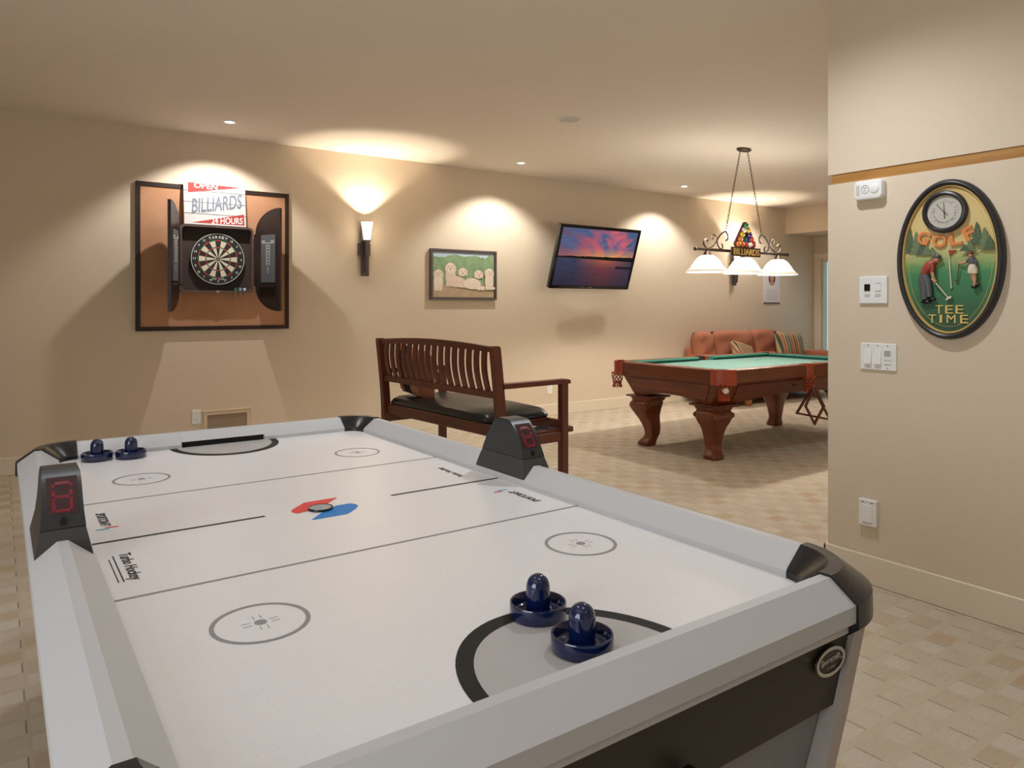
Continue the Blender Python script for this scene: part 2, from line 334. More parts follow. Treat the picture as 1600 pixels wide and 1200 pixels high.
class MB:
    def __init__(s): s.v = []; s.f = []; s.m = []; s.mi = 0
    def raw(s, vs, fs, X=None):
        n = len(s.v)
        s.v += [tuple(X @ Vector(p)) if X is not None else tuple(p) for p in vs]
        s.f += [tuple(i+n for i in f) for f in fs]; s.m += [s.mi]*len(fs); return s
    def box(s, c, d, bev=0.0, X=None, seg=1):
        hx, hy, hz = d[0]/2, d[1]/2, d[2]/2
        X = (X if X is not None else Matrix()) @ T(*c)
        if bev > 0:
            bm = bmesh.new(); bmesh.ops.create_cube(bm, size=1)
            for v in bm.verts: v.co = Vector((v.co.x*d[0], v.co.y*d[1], v.co.z*d[2]))
            bmesh.ops.bevel(bm, geom=list(bm.edges), offset=min(bev, hx*.95, hy*.95, hz*.95), segments=seg, affect='EDGES', profile=.5)
            bm.verts.index_update()
            s.raw([v.co.copy() for v in bm.verts], [[v.index for v in f.verts] for f in bm.faces], X); bm.free(); return s
        vs = [(x, y, z) for z in (-hz, hz) for y in (-hy, hy) for x in (-hx, hx)]
        return s.raw(vs, [(0, 2, 3, 1), (4, 5, 7, 6), (0, 1, 5, 4), (2, 6, 7, 3), (0, 4, 6, 2), (1, 3, 7, 5)], X)
    def lathe(s, prof, seg=24, X=None, arc=None):
        vs = []; fs = []; rings = []
        n = seg if arc is None else seg+1
        for r, z in prof:
            if abs(r) < 1e-7: rings.append([len(vs)]); vs.append((0, 0, z))
            else:
                ring = []
                for i in range(n):
                    a = (2*PI*i/seg) if arc is None else arc[0]+(arc[1]-arc[0])*i/seg
                    ring.append(len(vs)); vs.append((r*math.cos(a), r*math.sin(a), z))
                rings.append(ring)
        for A, B in zip(rings, rings[1:]):
            for i in range(seg):
                j = (i+1) % seg if arc is None else i+1
                if len(A) == 1 and len(B) == 1: continue
                if len(A) == 1: fs.append((A[0], B[j], B[i]))
                elif len(B) == 1: fs.append((A[i], A[j], B[0]))
                else: fs.append((A[i], A[j], B[j], B[i]))
        return s.raw(vs, fs, X)
    def cyl(s, p0, p1, r0, r1=None, seg=16, X=None, caps=True):
        r1 = r0 if r1 is None else r1
        p0, p1 = Vector(p0), Vector(p1); d = p1-p0
        q = d.to_track_quat('Z', 'Y').to_matrix().to_4x4()
        Y = Matrix.Translation(p0) @ q
        if X is not None: Y = X @ Y
        pr = [(r0, 0), (r1, d.length)]
        if caps: pr = [(0, 0)]+pr+[(0, d.length)]
        return s.lathe(pr, seg, Y)
    def prism(s, poly, z0, z1, X=None):
        n = len(poly)
        a = sum(poly[i][0]*poly[(i+1) % n][1]-poly[(i+1) % n][0]*poly[i][1] for i in range(n))
        if a < 0: poly = poly[::-1]
        vs = [(x, y, z0) for x, y in poly]+[(x, y, z1) for x, y in poly]
        fs = [tuple(range(n-1, -1, -1)), tuple(range(n, 2*n))]+[(i, (i+1) % n, n+(i+1) % n, n+i) for i in range(n)]
        return s.raw(vs, fs, X)
    def loft(s, secs, caps=True, X=None, closed=False):
        n = len(secs[0]); vs = [p for q in secs for p in q]; fs = []
        k = len(secs)
        for i in range(k if closed else k-1):
            for j in range(n):
                a = i*n+j; b2 = i*n+(j+1) % n; c = ((i+1) % k)*n+(j+1) % n; d = ((i+1) % k)*n+j
                fs.append((a, b2, c, d))
        if caps and not closed: fs += [tuple(range(n-1, -1, -1)), tuple(range((k-1)*n, k*n))]
        return s.raw(vs, fs, X)
    def tube(s, path, r, seg=8, X=None, closed=False):
        P = [Vector(p) for p in path]; n = len(P); secs = []
        rr = r if isinstance(r, (list, tuple)) else [r]*n
        up = None
        for i in range(n):
            if closed: t = P[(i+1) % n]-P[i-1]
            else: t = P[min(i+1, n-1)]-P[max(i-1, 0)]
            t.normalize()
            if up is None:
                up = Vector((0, 0, 1)) if abs(t.z) < .9 else Vector((1, 0, 0))
            u = up-t*up.dot(t)
            if u.length < 1e-6: u = t.orthogonal()
            u.normalize(); up = u; w2 = t.cross(u)
            secs.append([P[i]+(u*math.cos(2*PI*j/seg)+w2*math.sin(2*PI*j/seg))*rr[i] for j in range(seg)])
        return s.loft(secs, True, X, closed)
    def ball(s, c, r, seg=14, rings=8, X=None, z0=-1.0):
        rx, ry, rz = (r, r, r) if not isinstance(r, (tuple, list)) else r
        a0 = math.asin(z0); pr = []
        for i in range(rings+1):
            a = a0+(PI/2-a0)*i/rings; pr.append((max(0, math.cos(a)) if 0 < i < rings or (i == 0 and z0 > -1) else 0, math.sin(a)))
        if z0 > -1: pr = [(0, z0)]+pr
        Y = T(*c) @ Matrix.Diagonal((rx, ry, rz, 1))
        return s.lathe(pr, seg, X @ Y if X is not None else Y)
    def text(s, t, wd, ht, c=(0, 0, 0), depth=.0008, rot=0.0, X=None, shear=0.0, bold=0.0):
        vs, fs, w0, h0 = text_geo(t, shear, bold)
        Y = T(*c) @ R(rot, 'Z') @ Matrix.Diagonal((wd/w0, ht/h0, depth, 1))
        return s.raw(vs, fs, X @ Y if X is not None else Y)
    def build(s, name, mats, parent=None, smooth=35, loc=None, rot=None):
        me = bpy.data.meshes.new(name); me.from_pydata(s.v, [], s.f)
        if isinstance(mats, str): mats = [mats]
        for k in mats: me.materials.append(M[k])
        me.polygons.foreach_set('material_index', s.m)
        bm = bmesh.new(); bm.from_mesh(me); bmesh.ops.recalc_face_normals(bm, faces=bm.faces); bm.to_mesh(me); bm.free()
        if smooth:
            me.polygons.foreach_set('use_smooth', [True]*len(me.polygons)); me.set_sharp_from_angle(angle=math.radians(smooth))
        me.update()
        o = bpy.data.objects.new(name, me); C.objects.link(o)
        if parent is not None: o.parent = parent
        if loc is not None: o.location = loc
        if rot is not None: o.rotation_euler = rot
        return o
def tag(o, label, cat, group=None, kind=None):
    if label: o['label'] = label
    if cat: o['category'] = cat
    if group: o['group'] = group
    if kind: o['kind'] = kind
    return o
def thing(name, label, cat, loc=(0, 0, 0), rot=(0, 0, 0), group=None):
    o = bpy.data.objects.new(name, None); C.objects.link(o); o.location = loc; o.rotation_euler = rot
    o.empty_display_size = .05
    return tag(o, label, cat, group)
def struct(o): o['kind'] = 'structure'; return o
def clone(o, parent=None):
    c = o.copy(); C.objects.link(c)
    if parent is not None: c.parent = parent
    for ch in list(o.children): clone(ch, c)
    return c
def dup(root, loc, label=None, rz=None):
    c = clone(root); c.location = loc
    if label: c['label'] = label
    if rz is not None: c.rotation_euler.z = rz
    return c
YW, XR = 6.9, 3.385
def onback(name, label, cat, x, z, off=0.0, group=None):      # local x right, y up, z out of the back wall
    return thing(name, label, cat, (x, YW-off, z), (PI/2, 0, 0), group)
def onright(name, label, cat, y, z, off=0.0, group=None):     # local x towards the viewer's right, y up, z out of the right wall
    return thing(name, label, cat, (XR-off, y, z), (PI/2, 0, -PI/2), group)
def ell(rx, ry, n=48, a0=0.0, a1=2*PI): return [(rx*math.cos(a0+(a1-a0)*i/n), ry*math.sin(a0+(a1-a0)*i/n)) for i in range(n if abs(a1-a0-2*PI) < 1e-6 else n+1)]
def rrect(w2, h2, r, n=5):
    out = []
    for cx, cy, a in ((w2-r, h2-r, 0), (-w2+r, h2-r, PI/2), (-w2+r, -h2+r, PI), (w2-r, -h2+r, 1.5*PI)):
        out += [(cx+r*math.cos(a+PI/2*i/n), cy+r*math.sin(a+PI/2*i/n)) for i in range(n+1)]
    return out
def ring(mb, outer, inner, z0, z1, X=None):
    n = len(outer); vs = [(x, y, z0) for x, y in outer]+[(x, y, z1) for x, y in outer]+[(x, y, z1) for x, y in inner]+[(x, y, z0) for x, y in inner]
    fs = []
    for i in range(n):
        j = (i+1) % n
        for a, b in ((0, 1), (1, 2), (2, 3), (3, 0)): fs.append((a*n+i, a*n+j, b*n+j, b*n+i))
    mb.raw(vs, fs, X)

# ------------------------------------------------------------------ the room
FX0, FX1, FY0, FY1 = -2.3, 10.93, -2.6, YW
struct(MB().box(((FX0+FX1)/2, (FY0+FY1)/2, -.05), (FX1-FX0+.4, FY1-FY0+.4, .1)).build('floor', 'carpet', smooth=0))
struct(MB().box(((FX0+FX1)/2, (FY0+FY1)/2, HC+.05), (FX1-FX0+.4, FY1-FY0+.4, .1)).build('ceiling', 'ceil', smooth=0))
def wallbox(name, x0, x1, y0, y1, z0=0, z1=HC, m='wall'):
    return struct(MB().box(((x0+x1)/2, (y0+y1)/2, (z0+z1)/2), (x1-x0, y1-y0, z1-z0)).build(name, m, smooth=0))
wallbox('wall_back', FX0-.15, FX1+.15, YW, YW+.15)
wallbox('wall_left', FX0-.15, FX0, FY0, YW)
wallbox('wall_front', FX0-.15, XR+.15, FY0-.15, FY0)
mb = MB()                                             # right wall: lower block, upper block, set-back core behind the wooden reveal
YE = 2.062
mb.box(((XR+3.55)/2, (FY0+YE)/2, 1.922/2), (3.55-XR, YE-FY0, 1.922))
mb.box(((XR+3.55)/2, (FY0+YE)/2, (1.970+HC)/2), (3.55-XR, YE-FY0, HC-1.970))
mb.box(((XR+.02+3.53)/2, (FY0+YE-.02)/2, 1.946), (3.53-XR-.02, YE-.02-FY0, .048))
struct(mb.build('wall_right', 'wall', smooth=0))
struct(MB().box((XR+.013, (FY0+YE-.018)/2, 1.946), (.016, YE-.018-FY0, .046)).build('trim_1', 'oak', smooth=0))
wallbox('wall_inner', 3.55, FX1+.15, YE-.15, YE)
mb = MB()                                             # end wall with the glazed door
DY0, DY1, DZ = 4.95, 6.765, 2.085
mb.box((FX1+.075, (YE+DY0)/2, HC/2), (.15, DY0-YE, HC)); mb.box((FX1+.075, (DY1+YW)/2, HC/2), (.15, YW-DY1, HC))
mb.box((FX1+.075, (DY0+DY1)/2, (DZ+HC)/2), (.15, DY1-DY0, HC-DZ))
struct(mb.build('wall_end', 'wall', smooth=0))
wallbox('trim_2', 10.14, FX1-.001, YE+.001, YW-.001, 2.45, HC-.001)     # boxed-in bulkhead
def base(name, x0, x1, y0, y1):
    mb = MB().box(((x0+x1)/2, (y0+y1)/2, .069), (x1-x0, y1-y0, .138), .004); return struct(mb.build(name, 'trimp', smooth=0))
base('baseboard_back', FX0, FX1, YW-.016, YW-.0005)
base('baseboard_left', FX0+.0005, FX0+.016, FY0, YW-.02)
base('baseboard_right', XR-.016, XR-.0005, FY0+.02, YE+.016)
base('baseboard_inner', XR-.016, FX1, YE+.0005, YE+.0165)
base('baseboard_end', FX1-.016, FX1-.0005, YE+.02, DY0-.14)
# glazed door in the end wall
door = struct(bpy.data.objects.new('door_1', None)); C.objects.link(door); door.location = (FX1, DY1, 0)
mb = MB()
mb.box((-.011, .066, 1.043), (.022, .128, 2.086), .003); mb.box((-.011, -(DY1-DY0)-.066, 1.043), (.022, .128, 2.086), .003)
mb.box((-.012, -(DY1-DY0)/2, DZ+.045), (.024, DY1-DY0+.262, .088), .003)
mb.build('door_casing', 'trimp', door, 0)
W = (DY1-DY0)/2
for k in (0, 1):
    p = MB(); y = -W*k-W/2
    ring(p, rrect(W/2-.004, 1.03, .004, 1), rrect(W/2-.022, .985, .004, 1), -.02, .02, T(.03, y, 1.045) @ R(PI/2, 'X') @ R(PI/2, 'Y'))
    fr = p.build('door_frame', 'trimp', door, 0)
    MB().box((.03, y, 1.045), (.008, W-.044, 1.97)).build('pane', 'glass', fr, 0)
MB().cyl((.02, -W+.05, 1.05), (-.03, -W+.05, 1.05), .012).box((-.035, -W+.02, 1.05), (.014, .12, .018), .005).build('door_handle', 'iron', door)

# ------------------------------------------------------------------ air hockey table
TX, TY, ZP = .724, 1.893, .78
A, B, RC = .555, 1.085, .06
ht = thing('air_hockey_table', 'silver and white air hockey table with black corners in the foreground', 'game table', (TX, TY, 0))
PROF = [(0, -.02), (0, .013), (.004, .017), (.05, .053), (.070, .053), (.118, .018), (.118, -.012), (.104, -.014), (.104, -.034), (.02, -.034)]
MB().prism(rrect(A+.012, B+.012, .06, 6), ZP-.02, ZP).build('playing_surface', 'rink', ht, 20)
def rail_run(mb, p0, p1, out, prof):
    mb.loft([[(p[0]+out[0]*s, p[1]+out[1]*s, ZP+z) for s, z in prof] for p in (p0, p1)])
for sx in (-1, 1):
    mb = MB(); rail_run(mb, (sx*A, -B+RC), (sx*A, B-RC), (sx, 0), PROF); mb.build('rail', 'silver', ht, 15)
BR = [(.007, .0215), (.05, .053), (.070, .053), (.118, .018), (.118, -.012), (.104, -.014), (.104, -.034), (.075, -.034), (.075, .0215)]
for sy in (-1, 1):
    mb = MB(); G = .155
    rail_run(mb, (-A+RC, sy*B), (-G, sy*B), (0, sy), PROF); rail_run(mb, (G, sy*B), (A-RC, sy*B), (0, sy), PROF)
    rail_run(mb, (-G, sy*B), (G, sy*B), (0, sy), BR)
    r = mb.build('rail', 'silver', ht, 15)
    MB().box((0, sy*(B+.045), ZP+.003), (2*G, .055, .036)).build('goal_slot', 'dark', r, 0)
CP = [(-.001, -.022), (-.001, .013), (.003, .019), (.048, .0575), (.072, .0575), (.1225, .021), (.1235, -.022), (.104, -.038), (.02, -.038)]
for sx in (-1, 1):
    for sy in (-1, 1):
        mb = MB(); secs = []
        for i in range(13):
            a = PI/2*i/12; c, s_ = math.cos(a)*sx, math.sin(a)*sy
            secs.append([(sx*(A-RC)+c*(RC+s), sy*(B-RC)+s_*(RC+s), ZP+z) for s, z in CP])
        mb.loft(secs); mb.build('corner_cap', 'black', ht, 30)
# prints on the surface
E0 = ZP+.0004
def flat(name, polys, m, z=E0, th=.0003):
    mb = MB()
    for p in polys: mb.prism(p, z, z+th)
    return mb.build(name, m, ht, 0)
def strip(x0, y0, x1, y1, w2): return [(x0, y0-w2), (x1, y1-w2), (x1, y1+w2), (x0, y0+w2)]
flat('center_line', [strip(-A, 0, -.165, 0, .0055)], 'print_k'); flat('center_line', [strip(.19, 0, A, 0, .0055)], 'print_k')
for sy in (-.387, .387): flat('zone_line', [strip(-A, sy, A, sy, .0038)], 'print_g')
for sx in (-1, 1):
    for sy in (-1, 1):
        mb = MB(); c = T(sx*.358, sy*.63, 0)
        ring(mb, ell(.082, .082, 40), ell(.0745, .0745, 40), E0, E0+.0003, c)
        mb.prism(ell(.0105, .0105, 16), E0, E0+.0003, c)
        for k in range(4):
            for e in (-1, 1):
                mb.prism([(.016, e*.006-.0006), (.031, e*.006-.0006), (.031, e*.006+.0006), (.016, e*.006+.0006)], E0, E0+.0002, c @ R(k*PI/2, 'Z'))
        mb.build('face_off_circle', 'print_g', ht, 0)
for sy, far in ((-1, 0), (1, 1)):
    o = [(.198*math.cos(a), sy*(B-.238*math.sin(a))) for a in [PI*i/32 for i in range(33)]]
    i_ = [(.172*math.cos(a), sy*(B-.206*math.sin(a))) for a in [PI*i/32 for i in range(33)]]
    flat('goal_crease', [i_], 'print_lg')
    mb = MB(); vs = [(x, y, z) for z in (E0, E0+.0004) for x, y in o+i_]; n = 33; fs = []
    for k in range(n-1):
        fs += [(k, k+1, n+k+1, n+k), (2*n+k, 3*n+k, 3*n+k+1, 2*n+k+1)]
    mb.raw(vs, fs); mb.build('goal_arc', 'print_dk', ht, 0)
RED = [(-.0938, .0094), (-.0837, .023), (-.039, .0672), (.0336, .0692), (.057, .0684), (.0065, .0166), (-.0486, -.0156), (-.0874, -.0257), (-.0961, -.0094)]
BLU = [(-.0783, -.1003), (-.0278, -.0474), (.0209, -.0117), (.0607, -.0106), (.0717, -.0257), (.0705, -.0467), (.0553, -.0681), (.0173, -.1029), (-.0647, -.1035)]
mb = MB(); mb.prism(RED, E0, E0+.0003); mb.mi = 1; mb.prism(BLU, E0, E0+.0003); mb.build('center_logo', ['red', 'blue'], ht, 0)
XR_ = R(PI/2, 'Z')                                      # text read from the right side
def sidetext(t, x, y, wd, hh, a, name='lettering', **kw):
    mb = MB(); mb.text(t, wd, hh, (0, 0, 0), .0004, 0, T(x, y, E0+.0002) @ R(a, 'Z'), **kw); return mb.build(name, 'print_k', ht, 0)
sidetext('SPORTCRAFT', .495, -.225, .135, .022, PI/2, shear=.25, bold=.02)
sidetext('Turbo Hockey', .478, .155, .155, .026, PI/2, shear=.1, bold=.015)
sidetext('SPORTCRAFT', -.508, .205, .135, .022, -PI/2, shear=.25, bold=.02)
sidetext('Turbo Hockey', -.503, -.20, .185, .030, -PI/2, shear=.1, bold=.015)
flat('underline', [[(-.524, -.115), (-.5215, -.115), (-.5215, -.292), (-.524, -.292)], [(-.533, -.135), (-.531, -.135), (-.531, -.292), (-.533, -.292)]], 'print_k')
for x, y, f in ((.47, -.137, 1), (-.505, .118, -1)):
    mb = MB(); q = T(x, y, 0) @ R(0 if f > 0 else PI, 'Z')
    mb.mi = 0; mb.prism([(-.024, -.006), (.004, -.011), (.008, -.004), (-.018, .001)], E0, E0+.0003, q)
    mb.mi = 1; mb.prism([(-.004, .004), (.024, -.001), (.028, .006), (.002, .011)], E0, E0+.0003, q)
    mb.build('maker_logo', ['red', 'teal'], ht, 0)
# skirt panels, legs
for sy in (-1, 1):
    mb = MB(); y0 = sy*(B+.050)
    mb.loft([[(-.612, y0, .748), (.612, y0, .748), (.612, y0-sy*.02, .748), (-.612, y0-sy*.02, .748)], [(-.56, y0-sy*.012, .572), (.56, y0-sy*.012, .572), (.56, y0-sy*.032, .572), (-.56, y0-sy*.032, .572)]])
    p = mb.build('end_panel', 'apron', ht, 0)
    mb = MB(); yy = y0-sy*.03
    mb.loft([[(-.55, yy, .575), (.55, yy, .575), (.55, yy-sy*.02, .575), (-.55, yy-sy*.02, .575)], [(-.46, yy-sy*.03, .30), (.46, yy-sy*.03, .30), (.46, yy-sy*.05, .30), (-.46, yy-sy*.05, .30)]])
    mb.build('lower_panel', 'greypanel', ht, 0)
    if sy < 0:
        mb = MB(); q = T(.524, y0-.0005, .668) @ R(PI/2, 'X') @ R(.0, 'Z')
        ring(mb, ell(.046, .026, 32), ell(.039, .020, 32), 0, .004, q); mb.mi = 1; mb.prism(ell(.04, .021, 32), .0, .0015, q)
        mb.mi = 0; mb.text('Sportcraft', .062, .014, (0, .002, .002), .001, .05, q, .3, .02); mb.text('hockey', .026, .006, (.002, -.011, .002), .001, 0, q)
        mb.build('badge', ['chrome', 'black'], p, 20)
        MB().lathe([(0, 0), (.022, 0), (.022, .012), (.016, .016), (0, .016)], 20, T(.13, y0-.006, .60) @ R(PI/2, 'X')).build('coin_slot', 'black', p)
for sx in (-1, 1):
    mb = MB(); x0 = sx*(A+.050)
    mb.loft([[(x0, -B-.02, .748), (x0, B+.02, .748), (x0-sx*.02, B+.02, .748), (x0-sx*.02, -B-.02, .748)], [(x0-sx*.05, -B-.03, .572), (x0-sx*.05, B+.03, .572), (x0-sx*.07, B+.03, .572), (x0-sx*.07, -B-.03, .572)]])
    mb.build('side_panel', 'apron', ht, 0)
    for sy in (-1, 1):
        def sec(cx, cy, hx, hy, z): return [(sx*(cx-hx), sy*(cy-hy), z), (sx*(cx+hx), sy*(cy-hy), z), (sx*(cx+hx), sy*(cy+hy), z), (sx*(cx-hx), sy*(cy+hy), z)]
        mb = MB(); mb.loft([sec(.628, B+.028, .019, .032, .75), sec(.570, B+.014, .019, .034, .55), sec(.44, B-.04, .020, .04, .06)])
        lg = mb.build('leg', 'silver_edge', ht, 0)
        MB().loft([sec(.44, B-.04, .028, .048, .06), sec(.436, B-.042, .030, .050, 0)]).build('foot', 'black', lg, 0)
# score towers
def tower(sx):
    cx = sx*(A+.058)
    lev = [(.002, .138, .0555), (.028, .131, .051), (.054, .122, .0455), (.076, .113, .0415), (.102, .101, .039), (.128, .087, .0375), (.152, .070, .037), (.170, .053, .0365), (.180, .041, .036), (.185, .030, .034)]
    def sec(z, hy, hx): return [(cx-hx, -hy, ZP+z), (cx+hx, -hy, ZP+z), (cx+hx, hy, ZP+z), (cx-hx, hy, ZP+z)]
    mb = MB(); mb.loft([sec(*l) for l in lev[3:]]); t = mb.build('score_tower', 'tower', ht, 18)
    mb = MB(); mb.loft([sec(*l) for l in lev[:3]]+[sec(.0745, .1125, .041)]); mb.build('tower_collar', 'tower_lo', t, 18)
    for sy in (-1, 1):
        pts = [(z, hy) for z, hy, hx in lev[4:9]]
        def face(z):
            for (z0, h0), (z1, h1) in zip(pts, pts[1:]):
                if z0 <= z <= z1: return h0+(h1-h0)*(z-z0)/(z1-z0)
        zs = [.104, .115, .128, .140, .152, .161, .172]
        mb = MB(); hw = .0285
        secs = [[(cx-hw, sy*(face(z)-.003), ZP+z), (cx+hw, sy*(face(z)-.003), ZP+z), (cx+hw, sy*(face(z)+.0012), ZP+z), (cx-hw, sy*(face(z)+.0012), ZP+z)] for z in zs]
        mb.loft(secs); d = mb.build('score_display', 'scoreglass', t, 30)
        mb = MB()
        def segm(x0, z0, x1, z1):
            o = []
            for x, z in ((x0, z0), (x1, z0), (x1, z1), (x0, z1)): o.append((cx+x, sy*(face(z)+.0014), ZP+z))
            o2 = [(p[0], p[1]+sy*.0006, p[2]) for p in o]
            mb.raw(o+o2, [(0, 1, 2, 3), (4, 5, 6, 7), (0, 1, 5, 4), (1, 2, 6, 5), (2, 3, 7, 6), (3, 0, 4, 7)])
        for x0 in (-.0190, .0130):
            segm(x0, .111, x0+.006, .134); segm(x0, .138, x0+.006, .160)
        for z0 in (.1075, .1335, .1585): segm(-.013, z0, .013, z0+.0055)
        mb.build('digit', 'segment', d, 0)
        mb = MB(); zc = .088; yc = sy*.1075
        mb.prism(ell(.0058, .0105, 16), -.006, .003, T(cx, yc, ZP+zc) @ R(PI/2, 'X'))
        mb.build('tower_slot', 'dark', t, 30)
M['scoreglass'] = mat('red_tinted_window', (.035, .006, .014), .10, var=.3, vs=30, coat=.8)
M['segment'] = emit('dim_red_segment', (.8, .03, .06), .03, (.16, .010, .02))
tower(-1); tower(1)

# pushers and puck
ph = thing('hockey_pusher', 'navy plastic hockey pusher nearest the camera in the near goal crease', 'pusher', (.750, .872, ZP+.0009), group='navy hockey pushers')
MB().lathe([(0, 0), (.047, 0), (.0495, .003), (.0495, .024), (.0485, .0262), (.046, .0262), (.0445, .024), (.041, .010), (.036, .007), (0, .007)], 40).build('base', 'navy', ph, 40)
MB().lathe([(.025, .0065), (.0218, .010), (.0210, .02), (.0210, .050), (.0200, .057), (.0172, .0638), (.0125, .069), (.0065, .0722), (0, .073)], 32).build('knob', 'navy', ph, 60)
dup(ph, (.768, 1.010, ZP+.0009), 'navy plastic hockey pusher touching the black goal arc, second from the camera')
dup(ph, (.283, 2.925, ZP+.0009), 'navy plastic hockey pusher in the far left corner beside the black corner cap')
dup(ph, (.387, 2.905, ZP+.0009), 'navy plastic hockey pusher by the far rail, right one of the far pair')
pk = thing('hockey_puck', 'grey and black hockey puck on the red and blue centre logo', 'puck', (.700, 1.874, ZP+.0009))
MB().lathe([(.027, .0045), (.0315, .0055), (.0325, .004), (.0325, .001), (.0315, 0), (0, 0)], 36).build('rim', 'black', pk, 40)
MB().lathe([(0, .0048), (.0275, .0048), (.0275, .003), (0, .003)], 36).build('disc', 'puckgrey', pk, 30) if M.setdefault('puckgrey', mat('grey_puck', (.30, .32, .36), .4)) else None

# ------------------------------------------------------------------ spectator bench
bn = thing('spectator_bench', 'reddish cherry slatted bench with black padded seat beside the hockey table', 'bench', (2.243, 3.993, 0), (0, 0, math.radians(93.66)))
# local x: along the bench to its far end, local -y: towards its front
HB = .650
def backy(z): return 0 if z < .62 else .045*((z-.62)/.48)**1.3
for sx in (-1, 1):
    mb = MB(); secs = []
    for z in (0, .3, .62, .72, .82, .92, 1.02, 1.085, 1.098):
        y = backy(z); q = .026 if z < 1.09 else .018
        secs.append([(sx*HB-.021, y-q, z), (sx*HB+.021, y-q, z), (sx*HB+.021, y+q, z), (sx*HB-.021, y+q, z)])
    mb.loft(secs); mb.build('back_post', 'cherry_z', bn, 25)
    mb = MB(); mb.box((sx*HB, -.470, .43), (.045, .05, .86), .004); mb.build('front_leg', 'cherry_z', bn, 0)
    mb = MB(); mb.loft([[(sx*HB-.03, y, .858), (sx*HB+.03, y, .858), (sx*HB+.03, y, z1), (sx*HB-.03, y, z1)] for y, z1 in ((-.505, .876), (-.49, .884), (-.3, .884), (.0, .886))]); mb.build('armrest', 'cherry', bn, 25)
    MB().box((sx*HB, -.235, .546), (.028, .42, .056), .003).build('side_apron', 'cherry', bn, 0)
def railarc(name, z0f, z1f, th, x0=HB-.021, n=16):
    mb = MB(); secs = []
    for i in range(n+1):
        x = -x0+2*x0*i/n; z0, z1 = z0f(x/x0), z1f(x/x0); y0, y1 = backy(z0), backy(z1)
        secs.append([(x, y0-th, z0), (x, y0+th, z0), (x, y1+th, z1), (x, y1-th, z1)])
    mb.loft(secs); return mb.build(name, 'cherry', bn, 25)
railarc('crest_rail', lambda t: 1.062+.014*(1-t*t), lambda t: 1.092+.024*(1-t*t), .014)
railarc('lower_back_rail', lambda t: .803, lambda t: .842, .014)
NS = 16
slat = None
for k in range(NS):
    x = -HB+.021+(2*HB-.042)*(k+1)/(NS+1)
    if slat is None:
        mb = MB(); secs = []
        for z in (.838, .87, .91, .95, .99, 1.03, 1.078):
            y = backy(z)+.016*math.sin((z-.838)/.24*PI)
            secs.append([(-.0195, y-.007, z), (.0195, y-.007, z), (.0195, y+.007, z), (-.0195, y+.007, z)])
        mb.loft(secs); slat = mb.build('slat', 'cherry_z', bn, 25); slat.location.x = x
    else:
        o = slat.copy(); C.objects.link(o); o.parent = bn; o.location.x = x
MB().box((0, -.005, .612), (2*HB-.042, .026, .066), .003).build('back_apron', 'cherry', bn, 0)
MB().box((0, -.470, .605), (2*HB-.045, .026, .066), .003).build('front_apron', 'cherry', bn, 0)
mb = MB(); secs = []
for x, s_, zt in ((-.515, .90, .655), (-.50, .97, .685), (-.46, 1, .706), (-.2, 1, .714), (.2, 1, .714), (.56, 1, .706), (.60, .97, .685), (.618, .90, .655)):
    prof = []
    for y, z in ((-.235, .64), (-.245, .655), (-.235, zt-.02), (-.19, zt-.004), (0, zt), (.19, zt-.004), (.235, zt-.02), (.245, .655), (.235, .64)):
        prof.append((x, -.245+y*s_, z))
    secs.append(prof)
mb.loft(secs); mb.build('seat_cushion', 'leather', bn, 50)
MB().box((.05, -.24, .634), (1.17, .44, .012)).build('seat_board', 'cherry', bn, 0)
mb = MB(); mb.box((-.585, -.30, .577), (.125, .52, .030), .004); tr = mb.build('drink_holder', 'cherry', bn, 0)
MB().box((-.585, -.30, .5932), (.115, .50, .003)).build('tray_top', 'tray', tr, 0)
for y in (-.355, -.475): MB().lathe([(0, .001), (.034, .001), (.036, .003), (.040, .003), (.040, 0)], 24, T(-.585, y, .5945)).build('cup_hole', 'dark', tr, 30)

def pillow(mb, w2, h2, d, n=10, X=None):
    vs = []; fs = []
    for s_ in (1, -1):
        for j in range(n+1):
            for i in range(n+1):
                u, v = -1+2*i/n, -1+2*j/n
                k = max(0, (1-u**4)*(1-v**4))**.5
                pin = 1-.06*(1-abs(u))*(abs(v)**2)*0
                vs.append((u*w2*(1-.05*(1-v*v)*0+.03*(abs(v)**3)), v*h2*(1+.03*(abs(u)**3)), s_*d*k))
    o = (n+1)**2
    for j in range(n):
        for i in range(n):
            a = j*(n+1)+i; fs.append((a, a+1, a+n+2, a+n+1)); fs.append((o+a, o+a+n+1, o+a+n+2, o+a+1))
    mb.raw(vs, fs, X)
def set_world(o, X):                                   # turn the mesh itself, keep only a location on the object
    loc = X.to_translation(); o.data.transform(Matrix.Translation(-loc) @ X); o.location = loc
def weld(o):
    bm = bmesh.new(); bm.from_mesh(o.data); bmesh.ops.remove_doubles(bm, verts=bm.verts, dist=.0005); bmesh.ops.recalc_face_normals(bm, faces=bm.faces); bm.to_mesh(o.data); bm.free(); return o
mb = MB(); pillow(mb, .19, .17, .06)
o = weld(mb.build('throw_pillow', 'bpillow', None, 80)); tag(o, 'dark and orange throw pillow leaning on the far end of the bench', 'pillow')
set_world(o, T(2.243, 3.993, 0) @ R(math.radians(93.66), 'Z') @ T(.395, -.085, .872) @ R(math.radians(80), 'X') @ R(.12, 'Z'))

